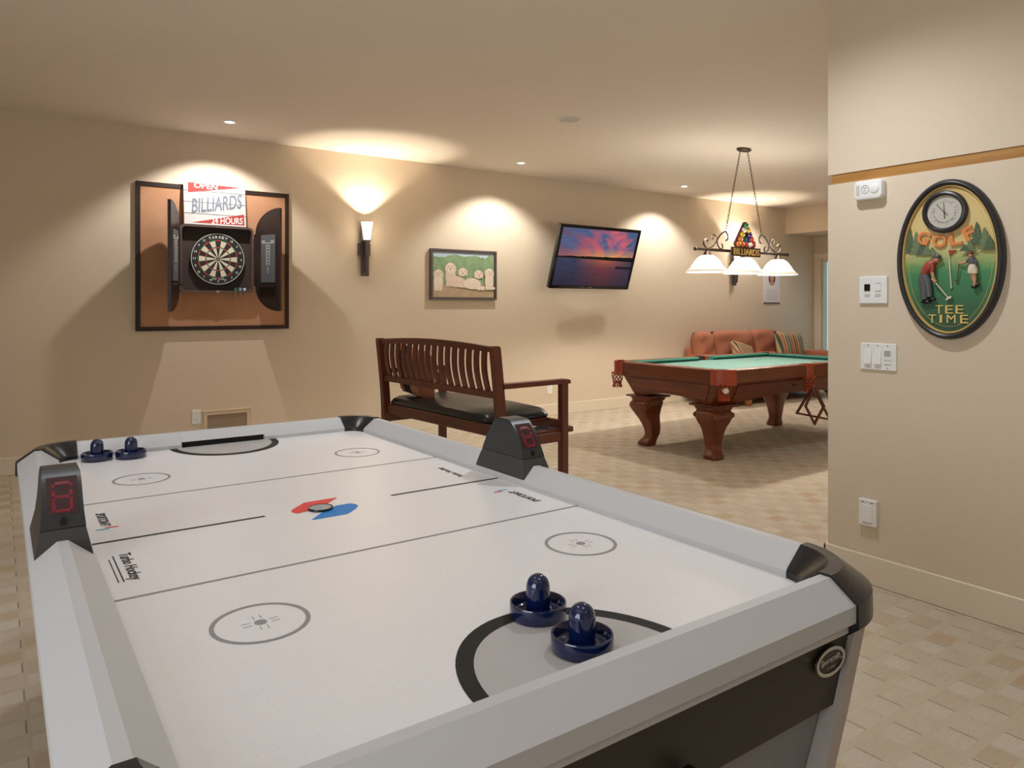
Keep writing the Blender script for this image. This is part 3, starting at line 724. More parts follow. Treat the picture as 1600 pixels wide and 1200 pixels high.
# ------------------------------------------------------------------ pool table
PX, PY, PT = 6.03, 4.52, .79
HX, HY = 1.19, .67
pt = thing('pool_table', 'carved mahogany pool table with green cloth and orange leather pockets', 'pool table', (PX, PY, 0))
MB().box((0, 0, PT-.055), (2*HX-.2, 2*HY-.2, .03)).build('bed_cloth', 'cloth', pt, 0)
CUT = .085
def railsec(p0, p1, out, name='rail'):
    # wood cap with a rounded outer edge and the blind below it; p0,p1 on the outer edge
    pr = [(0, -.105), (0, -.012), (-.006, -.003), (-.016, 0), (-.10, 0), (-.10, -.04), (-.03, -.05), (-.02, -.105)]
    mb = MB(); mb.loft([[(p[0]+out[0]*s, p[1]+out[1]*s, PT+z) for s, z in pr] for p in (p0, p1)]); return mb.build(name, 'mahog' if out[0] == 0 else 'mahog_y', pt, 25)
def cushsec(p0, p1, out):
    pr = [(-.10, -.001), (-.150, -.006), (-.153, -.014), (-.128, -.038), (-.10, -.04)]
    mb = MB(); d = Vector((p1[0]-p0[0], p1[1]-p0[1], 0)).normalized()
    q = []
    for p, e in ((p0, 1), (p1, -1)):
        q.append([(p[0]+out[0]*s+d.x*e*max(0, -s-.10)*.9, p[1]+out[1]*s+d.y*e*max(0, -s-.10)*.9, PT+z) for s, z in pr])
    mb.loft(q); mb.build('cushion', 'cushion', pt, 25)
for sy in (-1, 1):
    for x0, x1 in ((-HX+CUT, -.055), (.055, HX-CUT)):
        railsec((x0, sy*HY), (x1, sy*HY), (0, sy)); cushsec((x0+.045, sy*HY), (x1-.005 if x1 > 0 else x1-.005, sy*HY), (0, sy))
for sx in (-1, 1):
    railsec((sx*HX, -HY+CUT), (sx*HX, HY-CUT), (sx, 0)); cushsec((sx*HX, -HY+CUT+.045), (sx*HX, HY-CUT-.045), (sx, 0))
# sight diamonds
for sy in (-1, 1):
    for k in (-3, -2, -1, 1, 2, 3): MB().prism([(-.006, 0), (0, -.010), (.006, 0), (0, .010)], PT, PT+.0006, T(k*.27, sy*(HY-.055), 0)).build('sight', 'ink_w', pt, 0)
for sx in (-1, 1):
    for k in (-1, 0, 1): MB().prism([(-.010, 0), (0, -.006), (.010, 0), (0, .006)], PT, PT+.0006, T(sx*(HX-.055), k*.27, 0)).build('sight', 'ink_w', pt, 0)
# tapered body panels with scalloped lower edge, corner posts
BT, BB = (HX-.04, HY-.05), (HX-.095, HY-.172)
ZB0, ZB1 = PT-.105, .478
def scal(t):                                             # lift of the lower edge along a side, t in 0..1
    u = abs(2*t-1); return 0 if u > .86 else .048*(.5+.5*math.cos(PI*min(1, (u/.86)**1.6)))
def body_panel(a, b, c, d, wd='mahog'):
    a, b, c, d = map(Vector, (a, b, c, d)); n = (b-a).cross(c-a).normalized(); N = 26
    mid = (a+b+c+d)/4
    if n.dot(mid-Vector((0, 0, mid.z))) < 0: n = -n
    def grid(t0, t1, s0, s1, o0, o1, edge):
        vs = []; fs = []
        for i in range(N+1):
            t = t0+(t1-t0)*i/N; top = a.lerp(b, t); bot = c.lerp(d, t)
            lift = scal(t)/(ZB0-ZB1)
            e1 = s1-lift
            for s_, o_ in ((s0, o0), (e1, o0), (e1, o1), (s0, o1)): vs.append(top.lerp(bot, s_)+n*o_)
        for i in range(N):
            for j in range(4): fs.append((i*4+j, i*4+(j+1) % 4, (i+1)*4+(j+1) % 4, (i+1)*4+j))
        fs += [(3, 2, 1, 0), tuple(N*4+k for k in range(4))]
        return vs, fs
    mb = MB(); mb.raw(*grid(0, 1, 0, 1, -.02, 0, 0)); p = mb.build('apron', wd, pt, 25)
    mb = MB(); mb.raw(*grid(.07, .93, .16, .86, -.001, .007, 1)); mb.build('raised_panel', wd, p, 25)
q = .05
for sy in (-1, 1):
    body_panel((-BT[0]+q, sy*BT[1], ZB0), (BT[0]-q, sy*BT[1], ZB0), (-BB[0]+q, sy*BB[1], ZB1), (BB[0]-q, sy*BB[1], ZB1))
for sx in (-1, 1):
    body_panel((sx*BT[0], -BT[1]+q, ZB0), (sx*BT[0], BT[1]-q, ZB0), (sx*BB[0], -BB[1]+q, ZB1), (sx*BB[0], BB[1]-q, ZB1), 'mahog_y')
for sx in (-1, 1):
    for sy in (-1, 1):
        mb = MB()
        def cs(h, z, e): return [(sx*(h[0]+e), sy*(h[1]-q), z), (sx*(h[0]-q), sy*(h[1]+e), z), (sx*(h[0]-q-.02), sy*(h[1]-.02), z), (sx*(h[0]-q-.02), sy*(h[1]-q-.02), z), (sx*(h[0]-.02), sy*(h[1]-q-.02), z)]
        mb.loft([cs(BT, ZB0, .004), cs(BB, ZB1, .004)]); mb.build('corner_post', 'mahog_z', pt, 0)
        # leg: S-curved, square section with softened corners, belly towards the corner
        lx, ly = sx*(HX-.205), sy*(HY-.285)
        dg_ = Vector((sx, sy, 0)).normalized()
        mb = MB(); secs = []
        for z, hw, of in ((.456, .128, 0), (.436, .122, .002), (.425, .112, .006), (.405, .122, .018), (.375, .122, .026), (.335, .108, .020), (.29, .090, .006), (.24, .076, -.012), (.19, .066, -.028), (.15, .060, -.036), (.11, .055, -.036), (.08, .054, -.024), (.055, .060, -.004), (.03, .068, .012), (.012, .068, .016), (0, .060, .014)):
            c = Vector((lx, ly, z))+dg_*of; r_ = hw*.34
            secs.append([(c.x+x, c.y+y, z) for x, y in rrect(hw, hw, r_, 3)])
        mb.loft(secs); lg = mb.build('leg', 'mahog_z', pt, 50)
        mb = MB(); mb.loft([[(lx+x, ly+y, z) for x, y in rrect(h_, h_, .012, 2)] for z, h_ in ((.456, .120), (.462, .145), (.470, .152), (.478, .152), (.480, .140))]); mb.build('leg_plate', 'mahog', lg, 30)
        mb = MB()
        for e in (1, -1):
            pv = Vector((-sy*e*sx*sx, sx*e, 0)).normalized() if False else Vector((-dg_.y*e, dg_.x*e, 0))
            c = Vector((lx, ly, .385))+dg_*.02+pv*.150
            mb.lathe([(0, -.012), (.020, -.012), (.024, -.006), (.024, .006), (.020, .012), (0, .012)], 16, Matrix.Translation(c) @ dg_.to_track_quat('Z', 'Y').to_matrix().to_4x4())
            mb.tube([c-dg_*.0+Vector((0, 0, .0)), c-pv*.025+Vector((0, 0, -.06)), c-pv*.055+Vector((0, 0, -.115))], [.016, .012, .004], 8)
        mb.build('scroll', 'mahog', lg, 40)
# pockets
def net(mb, r0, r1, z0, z1, X, n=9):
    for e in (-1, 1):
        for k in range(n):
            P = []
            for i in range(7):
                t = i/6; r = r0+(r1-r0)*t*t; a = 2*PI*k/n+e*t*1.5
                P.append((r*math.cos(a), r*math.sin(a), z0+(z1-z0)*t))
            mb.tube(P, .0034, 5, X)
    for k in range(12):
        a = 2*PI*k/12; mb.tube([(r1*.75*math.cos(a), r1*.75*math.sin(a), z1+.004), (r1*1.15*math.cos(a), r1*1.15*math.sin(a), z1-.045)], [.005, .008], 5, X)
    mb.tube([(r1*math.cos(2*PI*i/12), r1*math.sin(2*PI*i/12), z1) for i in range(12)], .006, 5, X, closed=True)
    mb.tube([(r0*math.cos(2*PI*i/16), r0*math.sin(2*PI*i/16), z0) for i in range(16)], .005, 5, X, closed=True)
def pocket(cx, cy, ang, wide):
    X = T(cx, cy, PT) @ R(ang, 'Z')                       # local +x points out of the table
    h = wide/2; mb = MB(); secs = []
    path = [(-.055, -h-.004), (-.02, -h), (.008, -h*.82), (.020, -h*.45), (.024, 0), (.020, h*.45), (.008, h*.82), (-.02, h), (-.055, h+.004)]
    for x, y in path: secs.append([(x-.014, y*.97, .004), (x, y, .006), (x+.004, y, -.004), (x+.003, y*1.0, -.09), (x+.010, y*1.04, -.124), (x+.002, y*1.02, -.126), (x-.008, y*.96, -.09)])
    mb.loft(secs, X=X); p = mb.build('pocket', 'hide', pt, 45)
    mb = MB(); mb.lathe([(.046, .002), (.050, .0), (.050, -.03), (.046, -.05), (0, -.055)], 20, X @ T(-.045, 0, 0)); mb.build('pocket_hole', 'dark', p, 30)
    mb = MB(); net(mb, .054, .038, -.110, -.205, X @ T(-.004, 0, 0)); n_ = mb.build('net', 'hide', p, 60)
    return p
for sx in (-1, 1):
    for sy in (-1, 1): pocket(sx*(HX-.035), sy*(HY-.035), math.atan2(sy, sx), .205)
for sy in (-1, 1): pocket(0, sy*(HY-.002), sy*PI/2, .112)
BALLC = {'yellow': (.75, .48, .03), 'blue': (.02, .05, .32), 'red': (.55, .03, .02), 'purple': (.10, .03, .20), 'orange': (.72, .2, .03), 'green': (.02, .20, .08), 'maroon': (.25, .02, .02), 'black': (.01, .01, .01), 'ivory': (.80, .76, .66)}
for k, c in BALLC.items(): M['ball_'+k] = mat('ball_'+k, c, .12, var=.02, coat=.3)
def poolball(loc, k, label):
    mb = MB(); mb.ball((0, 0, 0), .0275, 18, 10); mb.mi = 1; mb.lathe([(0, .0277), (.009, .0262)], 14)
    o = mb.build('pool_ball', ['ball_'+k, 'ball_ivory'], None, 60); o.location = loc; o.rotation_euler = (.9, .4, .2); tag(o, label, 'ball', 'balls in the near corner pocket net')
ncx, ncy = PX-(HX-.035)-.004, PY-(HY-.035)-.004
poolball((ncx-.012, ncy-.022, PT-.165), 'ivory', 'ivory ball resting in the pool table pocket net nearest the camera')
poolball((ncx+.026, ncy+.018, PT-.168), 'yellow', 'yellow ball resting in the pool table pocket net nearest the camera')
# racks on a hook under the side pocket
def rackframe(mb, pts, w_=.018, d=.024):
    n = len(pts)
    for i in range(n):
        a, b2 = Vector((*pts[i], 0)), Vector((*pts[(i+1) % n], 0)); dd = (b2-a); L = dd.length; ang = math.atan2(dd.y, dd.x)
        mb.box((0, 0, 0), (L+w_, w_, d), .003, T(*((a+b2)/2)) @ R(ang, 'Z'))
RK = R(math.radians(-35.2), 'Z') @ R(PI/2, 'X')
tr = thing('triangle_rack', 'dark wooden triangle rack hanging behind the diamond rack below side pocket', 'rack', (5.895, 3.735, .44))
mb = MB(); rackframe(mb, [(-.142, -.069), (.150, -.125), (.0, .165)]); f = mb.build('frame', 'cherry', tr, 0); f.matrix_local = RK
dr = thing('diamond_rack', 'dark wooden diamond rack hanging in front below the pool table side pocket', 'rack', (5.875, 3.705, .44))
mb = MB(); rackframe(mb, [(0, .165), (-.080, -.002), (0, -.158), (.082, -.002)]); f = mb.build('frame', 'cherry', dr, 0); f.matrix_local = RK
hk = MB(); hk.tube([(0, 0, 0), (0, -.02, .0), (0, -.05, -.002), (0, -.085, -.004), (0, -.095, .012)], .004, 6)
hk.build('rack_hook', 'bronze', pt, 60, (-.135, -HY+.14, .605))

# ------------------------------------------------------------------ billiards pendant lamp
LZ = 1.845
lp = thing('billiards_lamp', 'bronze three-shade billiards lamp on two chains over the pool table', 'ceiling lamp', (LAMP[0], LAMP[1], HC))
def L(z): return z-HC
MB().lathe([(0, 0), (.062, 0), (.068, -.008), (.068, -.018), (.055, -.026), (.020, -.032), (0, -.032)], 32, Matrix.Diagonal((1.35, .75, 1, 1))).build('canopy', 'bronze', lp, 40)
mb = MB(); mb.box((0, 0, L(LZ)), (1.40, .026, .026), .003)
for e in (-1, 1): mb.ball((e*.705, 0, L(LZ)), .018, 12, 8)
mb.build('crossbar', 'bronze', lp, 40)
def spl(pts, n=6):
    out = []; P = [Vector(p) for p in pts]
    for i in range(len(P)-1):
        p0, p1, p2, p3 = P[max(i-1, 0)], P[i], P[i+1], P[min(i+2, len(P)-1)]
        for k in range(n):
            t = k/n; out.append(.5*((2*p1)+(-p0+p2)*t+(2*p0-5*p1+4*p2-p3)*t*t+(-p0+3*p1-3*p2+p3)*t**3))
    out.append(P[-1]); return out
S1 = [(-.53, .075), (-.555, .095), (-.585, .075), (-.58, .035), (-.535, .014), (-.465, .035), (-.41, .085), (-.355, .145), (-.285, .180), (-.245, .155), (-.245, .110), (-.275, .098)]
S2 = [(-.42, .080), (-.415, .125), (-.45, .145), (-.472, .120), (-.452, .100)]
S3 = [(-.40, .085), (-.385, .040), (-.345, .012), (-.318, .036), (-.335, .062)]
for e in (1, -1):
    mb = MB()
    for S in (S1, S2, S3): mb.tube(spl([(x*e, 0, L(LZ)+z) for x, z in S], 5), .0085 if S is S1 else .007, 6)
    mb.build('scroll', 'bronze', lp, 60)
for e in (-1, 1):
    a = Vector((e*.275, 0, L(LZ+.185))); b2 = Vector((e*.058, 0, -.030)); d = b2-a; n = 30; mb = MB()
    fr = d.to_track_quat('Z', 'Y').to_matrix().to_4x4()
    for i in range(n):
        c = a+d*((i+.5)/n); hl = d.length/n*.68
        P = [(.0075*math.cos(2*PI*j/10), 0, hl*math.sin(2*PI*j/10)) for j in range(10)]
        mb.tube(P, .0022, 5, Matrix.Translation(c) @ fr @ R(PI/2*(i % 2)+.4, 'Z'), closed=True)
    mb.build('chain', 'bronze', lp, 60)
mb = MB(); mb.box((0, -.022, L(1.842)), (.44, .018, .088), .003); sg = mb.build('name_plate', 'bronze', lp, 0)
MB().text('BILLIARDS', .39, .060, (0, 0, 0), .006, 0, T(0, -.033, L(1.842)) @ R(PI/2, 'X'), 0, .01).build('lettering', 'gold', sg, 0)
mb = MB(); tri = []
for cx, cz, a in ((-.125, .035, 150), (.125, .035, -90), (0, .215, 30)):
    for k in range(7):
        an = math.radians(a+120*k/6); tri.append((cx+.035*math.cos(an), cz+.035*math.sin(an)))
mb.prism(tri, -.010, .010, T(0, -.010, L(1.886)) @ R(PI/2, 'X')); rk = mb.build('ball_triangle', 'cherry', lp, 0)
order = ['green', 'ivory', 'yellow', 'yellow', 'black', 'purple', 'orange', 'green', 'blue', 'red', 'orange', 'orange', 'red', 'ivory', 'maroon']
i = 0
for row in range(5):
    for k in range(row+1):
        mb = MB(); mb.ball((0, 0, 0), .0285, 12, 5, R(PI/2, 'X'), 0.0)
        mb.build('ball', 'ball_'+order[i], rk, 60, ((k-row/2)*.058, -.020, L(1.886)+.215-row*.0465)); i += 1
for k in (-1, 0, 1):
    x = k*.54; mb = MB()
    mb.cyl((x, 0, L(LZ-.012)), (x, 0, L(1.815)), .010); mb.lathe([(.012, .045), (.030, .030), (.036, .012), (.050, .0), (.048, -.004), (0, -.004)], 24, T(x, 0, L(1.790)))
    mb.build('shade_holder', 'bronze', lp, 40)
    mb = MB(); mb.lathe([(.036, 1.793), (.060, 1.788), (.092, 1.766), (.118, 1.735), (.138, 1.703), (.155, 1.676), (.172, 1.660)], 40, T(x, 0, -HC))
    mb.mi = 1; mb.lathe([(.172, 1.660), (.188, 1.648), (.196, 1.636), (.193, 1.634), (.183, 1.642), (.168, 1.655)], 40, T(x, 0, -HC))
    mb.mi = 0; mb.lathe([(.168, 1.655), (.150, 1.674), (.132, 1.703), (.110, 1.735), (.085, 1.762), (.036, 1.785)], 40, T(x, 0, -HC))
    sh = mb.build('shade', ['glass_lamp', 'glass_rim'], lp, 50)

# ------------------------------------------------------------------ sconces
def sconce(x, label):
    s = onback('wall_sconce', label, 'wall lamp', x, 1.63, group='pewter torch sconces on the back wall')
    mb = MB(); mb.box((0, .26, .038), (.085, .54, .010), .002); mb.box((-.044, .262, .042), (.006, .536, .018)); mb.build('backplate', 'iron', s, 0)
    MB().box((0, .262, .016), (.125, .125, .032), .003).build('mounting_box', 'iron', s, 0)
    mb = MB(); mb.lathe([(.004, .03), (.010, .035), (.016, .12), (.022, .25), (.026, .325), (.040, .345), (.040, .350), (0, .350)], 24, T(0, 0, .085) @ R(-PI/2, 'X')); mb.build('torch_stem', 'iron', s, 40)
    mb = MB(); mb.lathe([(0, .352), (.034, .352), (.040, .40), (.050, .47), (.060, .530), (.057, .530), (.047, .47), (.036, .40), (0, .358)], 28, T(0, 0, .085) @ R(-PI/2, 'X')); mb.build('glass_shade', 'glass_lamp', s, 50)
    MB().box((0, .04, .058), (.022, .014, .036), .003).ball((-.002, .225, .046), .007, 10, 6).build('bracket', 'iron', s, 0)
sconce(3.025, 'lit torch wall sconce between the dartboard and the puppy picture')
sconce(8.84, 'lit torch wall sconce behind the billiards lamp, near the sofa')

# ------------------------------------------------------------------ darts corner
cb = onback('cork_backboard', 'square cork backboard in a dark frame behind the dart cabinet', 'backboard', 1.602, 1.743)
mb = MB(); ring(mb, rrect(.652, .638, .003, 1), rrect(.617, .602, .003, 1), 0, .034); mb.build('frame', 'espresso', cb, 0)
MB().box((0, 0, .013), (1.238, 1.208, .022)).build('cork_panel', 'cork', cb, 0)
DC = onback('dart_cabinet', 'open dark dart cabinet with two arched doors on the cork board', 'cabinet', 1.592, 1.735, .026)
CD = .085
mb = MB(); ring(mb, rrect(.312, .296, .04, 5), rrect(.294, .278, .03, 5), 0, CD); mb.mi = 1; mb.box((0, 0, .006), (.59, .56, .010)); mb.build('case', ['casewood', 'felt_in'], DC, 30) if M.setdefault('casewood', mat('case_wood', (.11, .075, .07), .35, var=.2, vs=20)) else None
mb = MB(); mb.box((.0, .287, CD+.002), (.03, .018, .008), .002); mb.box((0, -.287, CD+.002), (.03, .018, .008), .002)
for y in (.28, -.28): pass
mb.build('catch', 'chrome', DC, 0)
def doorpoly():
    P = [(.0, -.232)]
    for i in range(13):
        a = PI/2*i/12; P.append((.300-.282*math.cos(a)*1.0, -.240-.222*math.sin(a)))
    P += [(.31, -.462), (.31, .462)]
    for i in range(13):
        a = PI/2*(12-i)/12; P.append((.300-.282*math.cos(a), .240+.222*math.sin(a)))
    P += [(0, .232)]
    return P
for side, hx, ang in ((1, .322, math.radians(61)), (-1, -.322, math.radians(61+5))):
    # local: x from hinge to free edge, z towards the inside face
    X = T(hx, 0, CD) @ R(-ang if side > 0 else PI+ang, 'Y')
    d = MB(); d.prism(doorpoly(), -.016, .010, X)
    ii = 1 if side > 0 else -1
    dr_ = d.build('cabinet_door', 'espresso', DC, 20)
    fz = (.010, .016) if side > 0 else (-.022, -.016)
    lo, hi = fz
    mb = MB(); mb.box((.175, .010, (lo+hi)/2), (.170, .43, hi-lo), .002, X); sb = mb.build('scoreboard', 'sb', dr_, 0)
    zt = hi+.0004 if side > 0 else lo-.0014
    mb = MB()
    Y = X @ T(.175, .010, zt) if side > 0 else X @ T(.175, .010, zt+.001) @ R(PI, 'Y')
    mb.text('HOME', .042, .012, (-.055, .158, 0), .001, 0, Y); mb.text('VISITOR', .042, .012, (.055, .158, 0), .001, 0, Y); mb.box((0, .142, .0005), (.15, .004, .001), 0, Y)
    for i_, t in enumerate(('20', '19', '18', '17', '16', '15', 'B')): mb.text(t, .016 if t != 'B' else .012, .014, (0, .118-i_*.027, 0), .001, 0, Y)
    for s_ in (-1, 1): mb.box((s_*.019, .035, .0005), (.0025, .19, .001), 0, Y)
    mb.box((0, -.10, .0005), (.003, .06, .001), 0, Y)
    mb.build('lettering', 'ink_w', sb, 0)
    mb = MB(); mb.box((.165, -.235, (.010+.022) if side > 0 else -.038), (.20, .012, .030), .002, X); mb.build('dart_shelf', 'espresso', dr_, 0)
    mb = MB()
    for y in (-.16, 0, .16): mb.cyl((hx-.004*side, y-.03, CD-.002), (hx-.004*side, y+.03, CD-.002), .008, seg=10)
    mb.build('hinge', 'casewood', dr_, 40)
# dartboard
db = onback('dartboard', 'round bristle dartboard with red and green rings in the dart cabinet', 'dartboard', 1.604, 1.738, .038)
RB = .2275
MB().lathe([(0, 0), (RB-.004, 0), (RB, .003), (RB, .034), (RB-.004, .037), (0, .037)], 64).build('board', 'bk_sisal', db, 30)
Z0 = .0372
def sector(r0, r1, a0, a1, n=3):
    P = [(r1*math.cos(a0+(a1-a0)*i/n), r1*math.sin(a0+(a1-a0)*i/n)) for i in range(n+1)]
    P += [(r0*math.cos(a1+(a0-a1)*i/n), r0*math.sin(a1+(a0-a1)*i/n)) for i in range(n+1)]; return P
for k in range(20):
    a0 = PI/2+PI/20-(k+1)*PI/10+.003; a1 = PI/2+PI/20-k*PI/10-.003
    mb = MB(); m1, m2 = (0, 2) if k % 2 == 0 else (1, 3)
    for r0, r1, mm in ((.0165, .098, m1), (.099, .107, m2), (.108, .161, m1), (.162, .170, m2)):
        mb.mi = mm; mb.prism(sector(r0, r1, a0, a1), Z0, Z0+.0012)
    mb.build('wedge', ['bk_sisal', 'cream', 'rd_sisal', 'gr_sisal'], db, 0)
mb = MB(); mb.mi = 0; ring(mb, ell(.0155, .0155, 24), ell(.0068, .0068, 24), Z0, Z0+.0012); mb.mi = 1; mb.prism(ell(.0062, .0062, 20), Z0, Z0+.0014); mb.build('bullseye', ['gr_sisal', 'rd_sisal'], db, 0)
mb = MB(); mb.tube([(.2245*math.cos(2*PI*i/64), .2245*math.sin(2*PI*i/64), .0385) for i in range(64)], .0026, 6, closed=True)
for k, t in enumerate((20, 1, 18, 4, 13, 6, 10, 15, 2, 17, 3, 19, 7, 16, 8, 11, 14, 9, 12, 5)):
    a = PI/2-k*PI/10
    if k in (0, 1, 19): continue
    mb.text(str(t), .020 if t > 9 else .011, .020, (.199*math.cos(a), .199*math.sin(a), Z0+.001), .001, 0, None, 0, .01)
for j, ch in enumerate('TARGET'):
    a = PI/2+.36-j*.144; mb.text(ch, .019, .023, (.196*math.cos(a), .196*math.sin(a), Z0+.001), .001, a-PI/2, None, 0, .015)
for j, ch in enumerate('PRO TOUR'):
    a = -PI/2-.25+j*.073
    if ch != ' ': mb.text(ch, .0105, .013, (.181*math.cos(a), .181*math.sin(a), Z0+.001), .001, a+PI/2, None, 0, .015)
mb.build('number_ring', 'ink_w', db, 40)
M['flight_g'] = mat('green_flight', (.02, .30, .15), .4); M['flight_b'] = mat('pale_blue_flight', (.35, .45, .62), .4); M['flight_w'] = mat('white_flight', (.80, .79, .72), .4)
for x, k, lb in ((.16, 'flight_g', 'dart with a green flight in the cabinet lower right corner'), (.20, 'flight_b', 'dart with a pale blue flight between the green and white ones'), (.238, 'flight_w', 'dart with a white flight at the cabinet right edge')):
    dt = onback('dart', lb, 'dart', 1.592+x, 1.445, .026+CD-.022)
    MB().lathe([(0, -.055), (.0012, -.05), (.0018, -.03), (.0034, -.028), (.0034, .0), (.0022, .004), (.0022, .025), (0, .026)], 10, R(-PI/2, 'X')).build('barrel', 'chrome', dt, 40)
    mb = MB()
    for a in (0, PI/2): mb.prism([(-.016, .018), (0, .006), (.016, .018), (.015, .036), (0, .040), (-.015, .036)], -.0006, .0006, R(a+.6, 'Y'))
    mb.build('flight', k, dt, 0)
# wooden sign leaning on top of the cabinet
SG = onback('wooden_sign', 'whitewashed plank sign with red lettering standing on the dart cabinet', 'sign', 1.580, 2.030, .085)
SG.rotation_euler.x = PI/2-math.radians(6)
SG.rotation_euler.x = PI/2+math.radians(-6)
hs = [0, .098, .201, .302, .398]
for i in range(4): MB().box((0, (hs[i]+hs[i+1])/2, .008), (.525, hs[i+1]-hs[i]-.004, .016), .002).build('plank', 'plank', SG, 0)
mb = MB(); z = .0163
mb.prism([(-.225, .375), (.225, .362), (-.225, .282)], z, z+.0006); mb.prism([(-.20, .018), (.245, .018), (.245, .118)], z, z+.0006)
mb.mi = 1
SK = Matrix(((1, 0, 0, .015), (.17, 1, 0, .200), (0, 0, 1, z+.0008), (0, 0, 0, 1)))
mb.text('BILLIARDS', .43, .135, (0, 0, 0), .0006, 0, SK, .1, .02)
mb.mi = 2; mb.text('OPEN', .20, .050, (-.075, .352, z+.0012), .0006, -.03, None, .1, .015); mb.text('24 HOURS', .27, .058, (.095, .050, z+.0012), .0006, .05, None, .1, .015)
mb.build('painted_lettering', ['signred', 'signgrey', 'ink_w'], SG, 0)

# ------------------------------------------------------------------ puppy picture
DP = onback('framed_picture', 'framed painting of five cream puppies lying in front of green bushes', 'picture', 4.205, 1.662)
mb = MB(); ring(mb, rrect(.424, .276, .002, 1), rrect(.404, .256, .002, 1), 0, .04); ring(mb, rrect(.405, .257, .002, 1), rrect(.394, .246, .002, 1), .01, .030); mb.build('frame', 'iron', DP, 0)
MB().box((0, 0, .016), (.80, .505, .010)).build('canvas', 'dogbg', DP, 0)
def puppy(x, y, s_, hd, lie, tone):
    mb = MB(); z = .0212+.0025*len(DP.children)-.005; e = .0004
    mb.mi = tone
    if lie:
        mb.prism([(x-.085*s_+p, y-.105*s_+q_) for p, q_ in ell(.115*s_, .062*s_, 20)], z, z+e); mb.prism([(x+.02*s_+p, y-.150*s_+q_) for p, q_ in ell(.075*s_, .022*s_, 16)], z+e, z+2*e)
    else:
        mb.prism([(x+p, y-.085*s_+q_) for p, q_ in ell(.056*s_, .098*s_, 20)], z, z+e); mb.prism([(x-.03*s_+p, y-.155*s_+q_) for p, q_ in ell(.020*s_, .030*s_, 14)], z+e, z+2*e)
        mb.prism([(x+.03*s_+p, y-.155*s_+q_) for p, q_ in ell(.020*s_, .030*s_, 14)], z+e, z+2*e)
    mb.mi = 0; mb.prism([(x+p, y+q_) for p, q_ in ell(.050*s_, .048*s_, 22)], z+2*e, z+3*e)
    mb.mi = 1
    for e_ in (-1, 1): mb.prism([(x+e_*.046*s_+p, y-.008*s_+q_) for p, q_ in ell(.016*s_, .036*s_, 14)], z+3*e, z+4*e)
    mb.mi = 0; mb.prism([(x+hd*.006+p, y-.018*s_+q_) for p, q_ in ell(.024*s_, .022*s_, 16)], z+3*e, z+4*e)
    mb.mi = 2; mb.prism([(x+hd*.008+p, y-.010*s_+q_) for p, q_ in ell(.008*s_, .006*s_, 10)], z+4*e, z+5*e)
    for e_ in (-1, 1): mb.prism([(x+hd*.006+e_*.018*s_+p, y+.012*s_+q_) for p, q_ in ell(.0048*s_, .0052*s_, 10)], z+4*e, z+5*e)
    mb.mi = 2; mb.prism([(x+hd*.008-.008*s_, y-.026*s_), (x+hd*.008+.008*s_, y-.026*s_), (x+hd*.008, y-.031*s_)], z+4*e, z+5*e)
    mb.mi = 0
    for e_ in (-1, 1): mb.prism([(x+.03*hd+e_*.030*s_+p, y-.155*s_-.010*hd+q_) for p, q_ in ell(.020*s_, .014*s_, 14)], z+4*e, z+5*e)
    mb.build('painted_puppy', ['puppy', 'puppy2', 'print_k'], DP, 0)
puppy(-.325, .005, 1.0, 0, False, 0); puppy(-.175, .075, 1.15, 0, False, 1); puppy(-.02, .03, 1.0, 0, True, 1); puppy(.185, .01, 1.0, 1, True, 0); puppy(.325, .03, 1.05, 1, False, 0)

# ------------------------------------------------------------------ television
tv = thing('television', 'wall mounted flat television tilted down and showing a lake sunset', 'television', (5.90, 6.60, 1.896), (PI/2+.312, 0, .02))
W2, H2 = .652, .384
mb = MB(); ring(mb, rrect(W2, H2, .010, 3), rrect(W2-.042, H2-.036, .002, 3), -.035, .006); mb.prism(rrect(W2-.03, H2-.03, .01, 3), -.05, -.012); mb.prism(rrect(.30, .22, .02, 3), -.075, -.049); mb.build('bezel', 'bezel', tv, 30)
MB().box((0, .002, -.004), (2*(W2-.042), 2*(H2-.036)+.0, .012)).build('screen', 'sunset', tv, 0)
mb = MB(); mb.text('SAMSUNG', .075, .012, (0, -H2+.018, .0062), .0008, 0, None, 0, .01); mb.box((-.13, -H2+.018, .0065), (.03, .006, .001)); mb.build('maker_mark', 'chrome', tv, 0)
mb = MB(); mb.prism([(-W2+.02, -H2-.004), (W2-.02, -H2-.004), (W2-.02, -H2+.001), (-W2+.02, -H2+.001)], -.03, .004); mb.build('lower_lip', 'chrome', tv, 0)
# bracket: wall plate and arm reaching the set (built in the set's own tilted frame)
Xi = (T(5.90, 6.60, 1.896) @ R(.02, 'Z') @ R(PI/2+.312, 'X')).inverted()
mb = MB(); mb.box((5.90, YW-.012, 1.86), (.30, .018, .26), .002); mb.box((5.80, 6.79, 1.88), (.04, .22, .05), .003); mb.box((6.0, 6.79, 1.88), (.04, .22, .05), .003); bk = mb.build('wall_bracket', 'black', tv, 0); bk.matrix_local = Xi

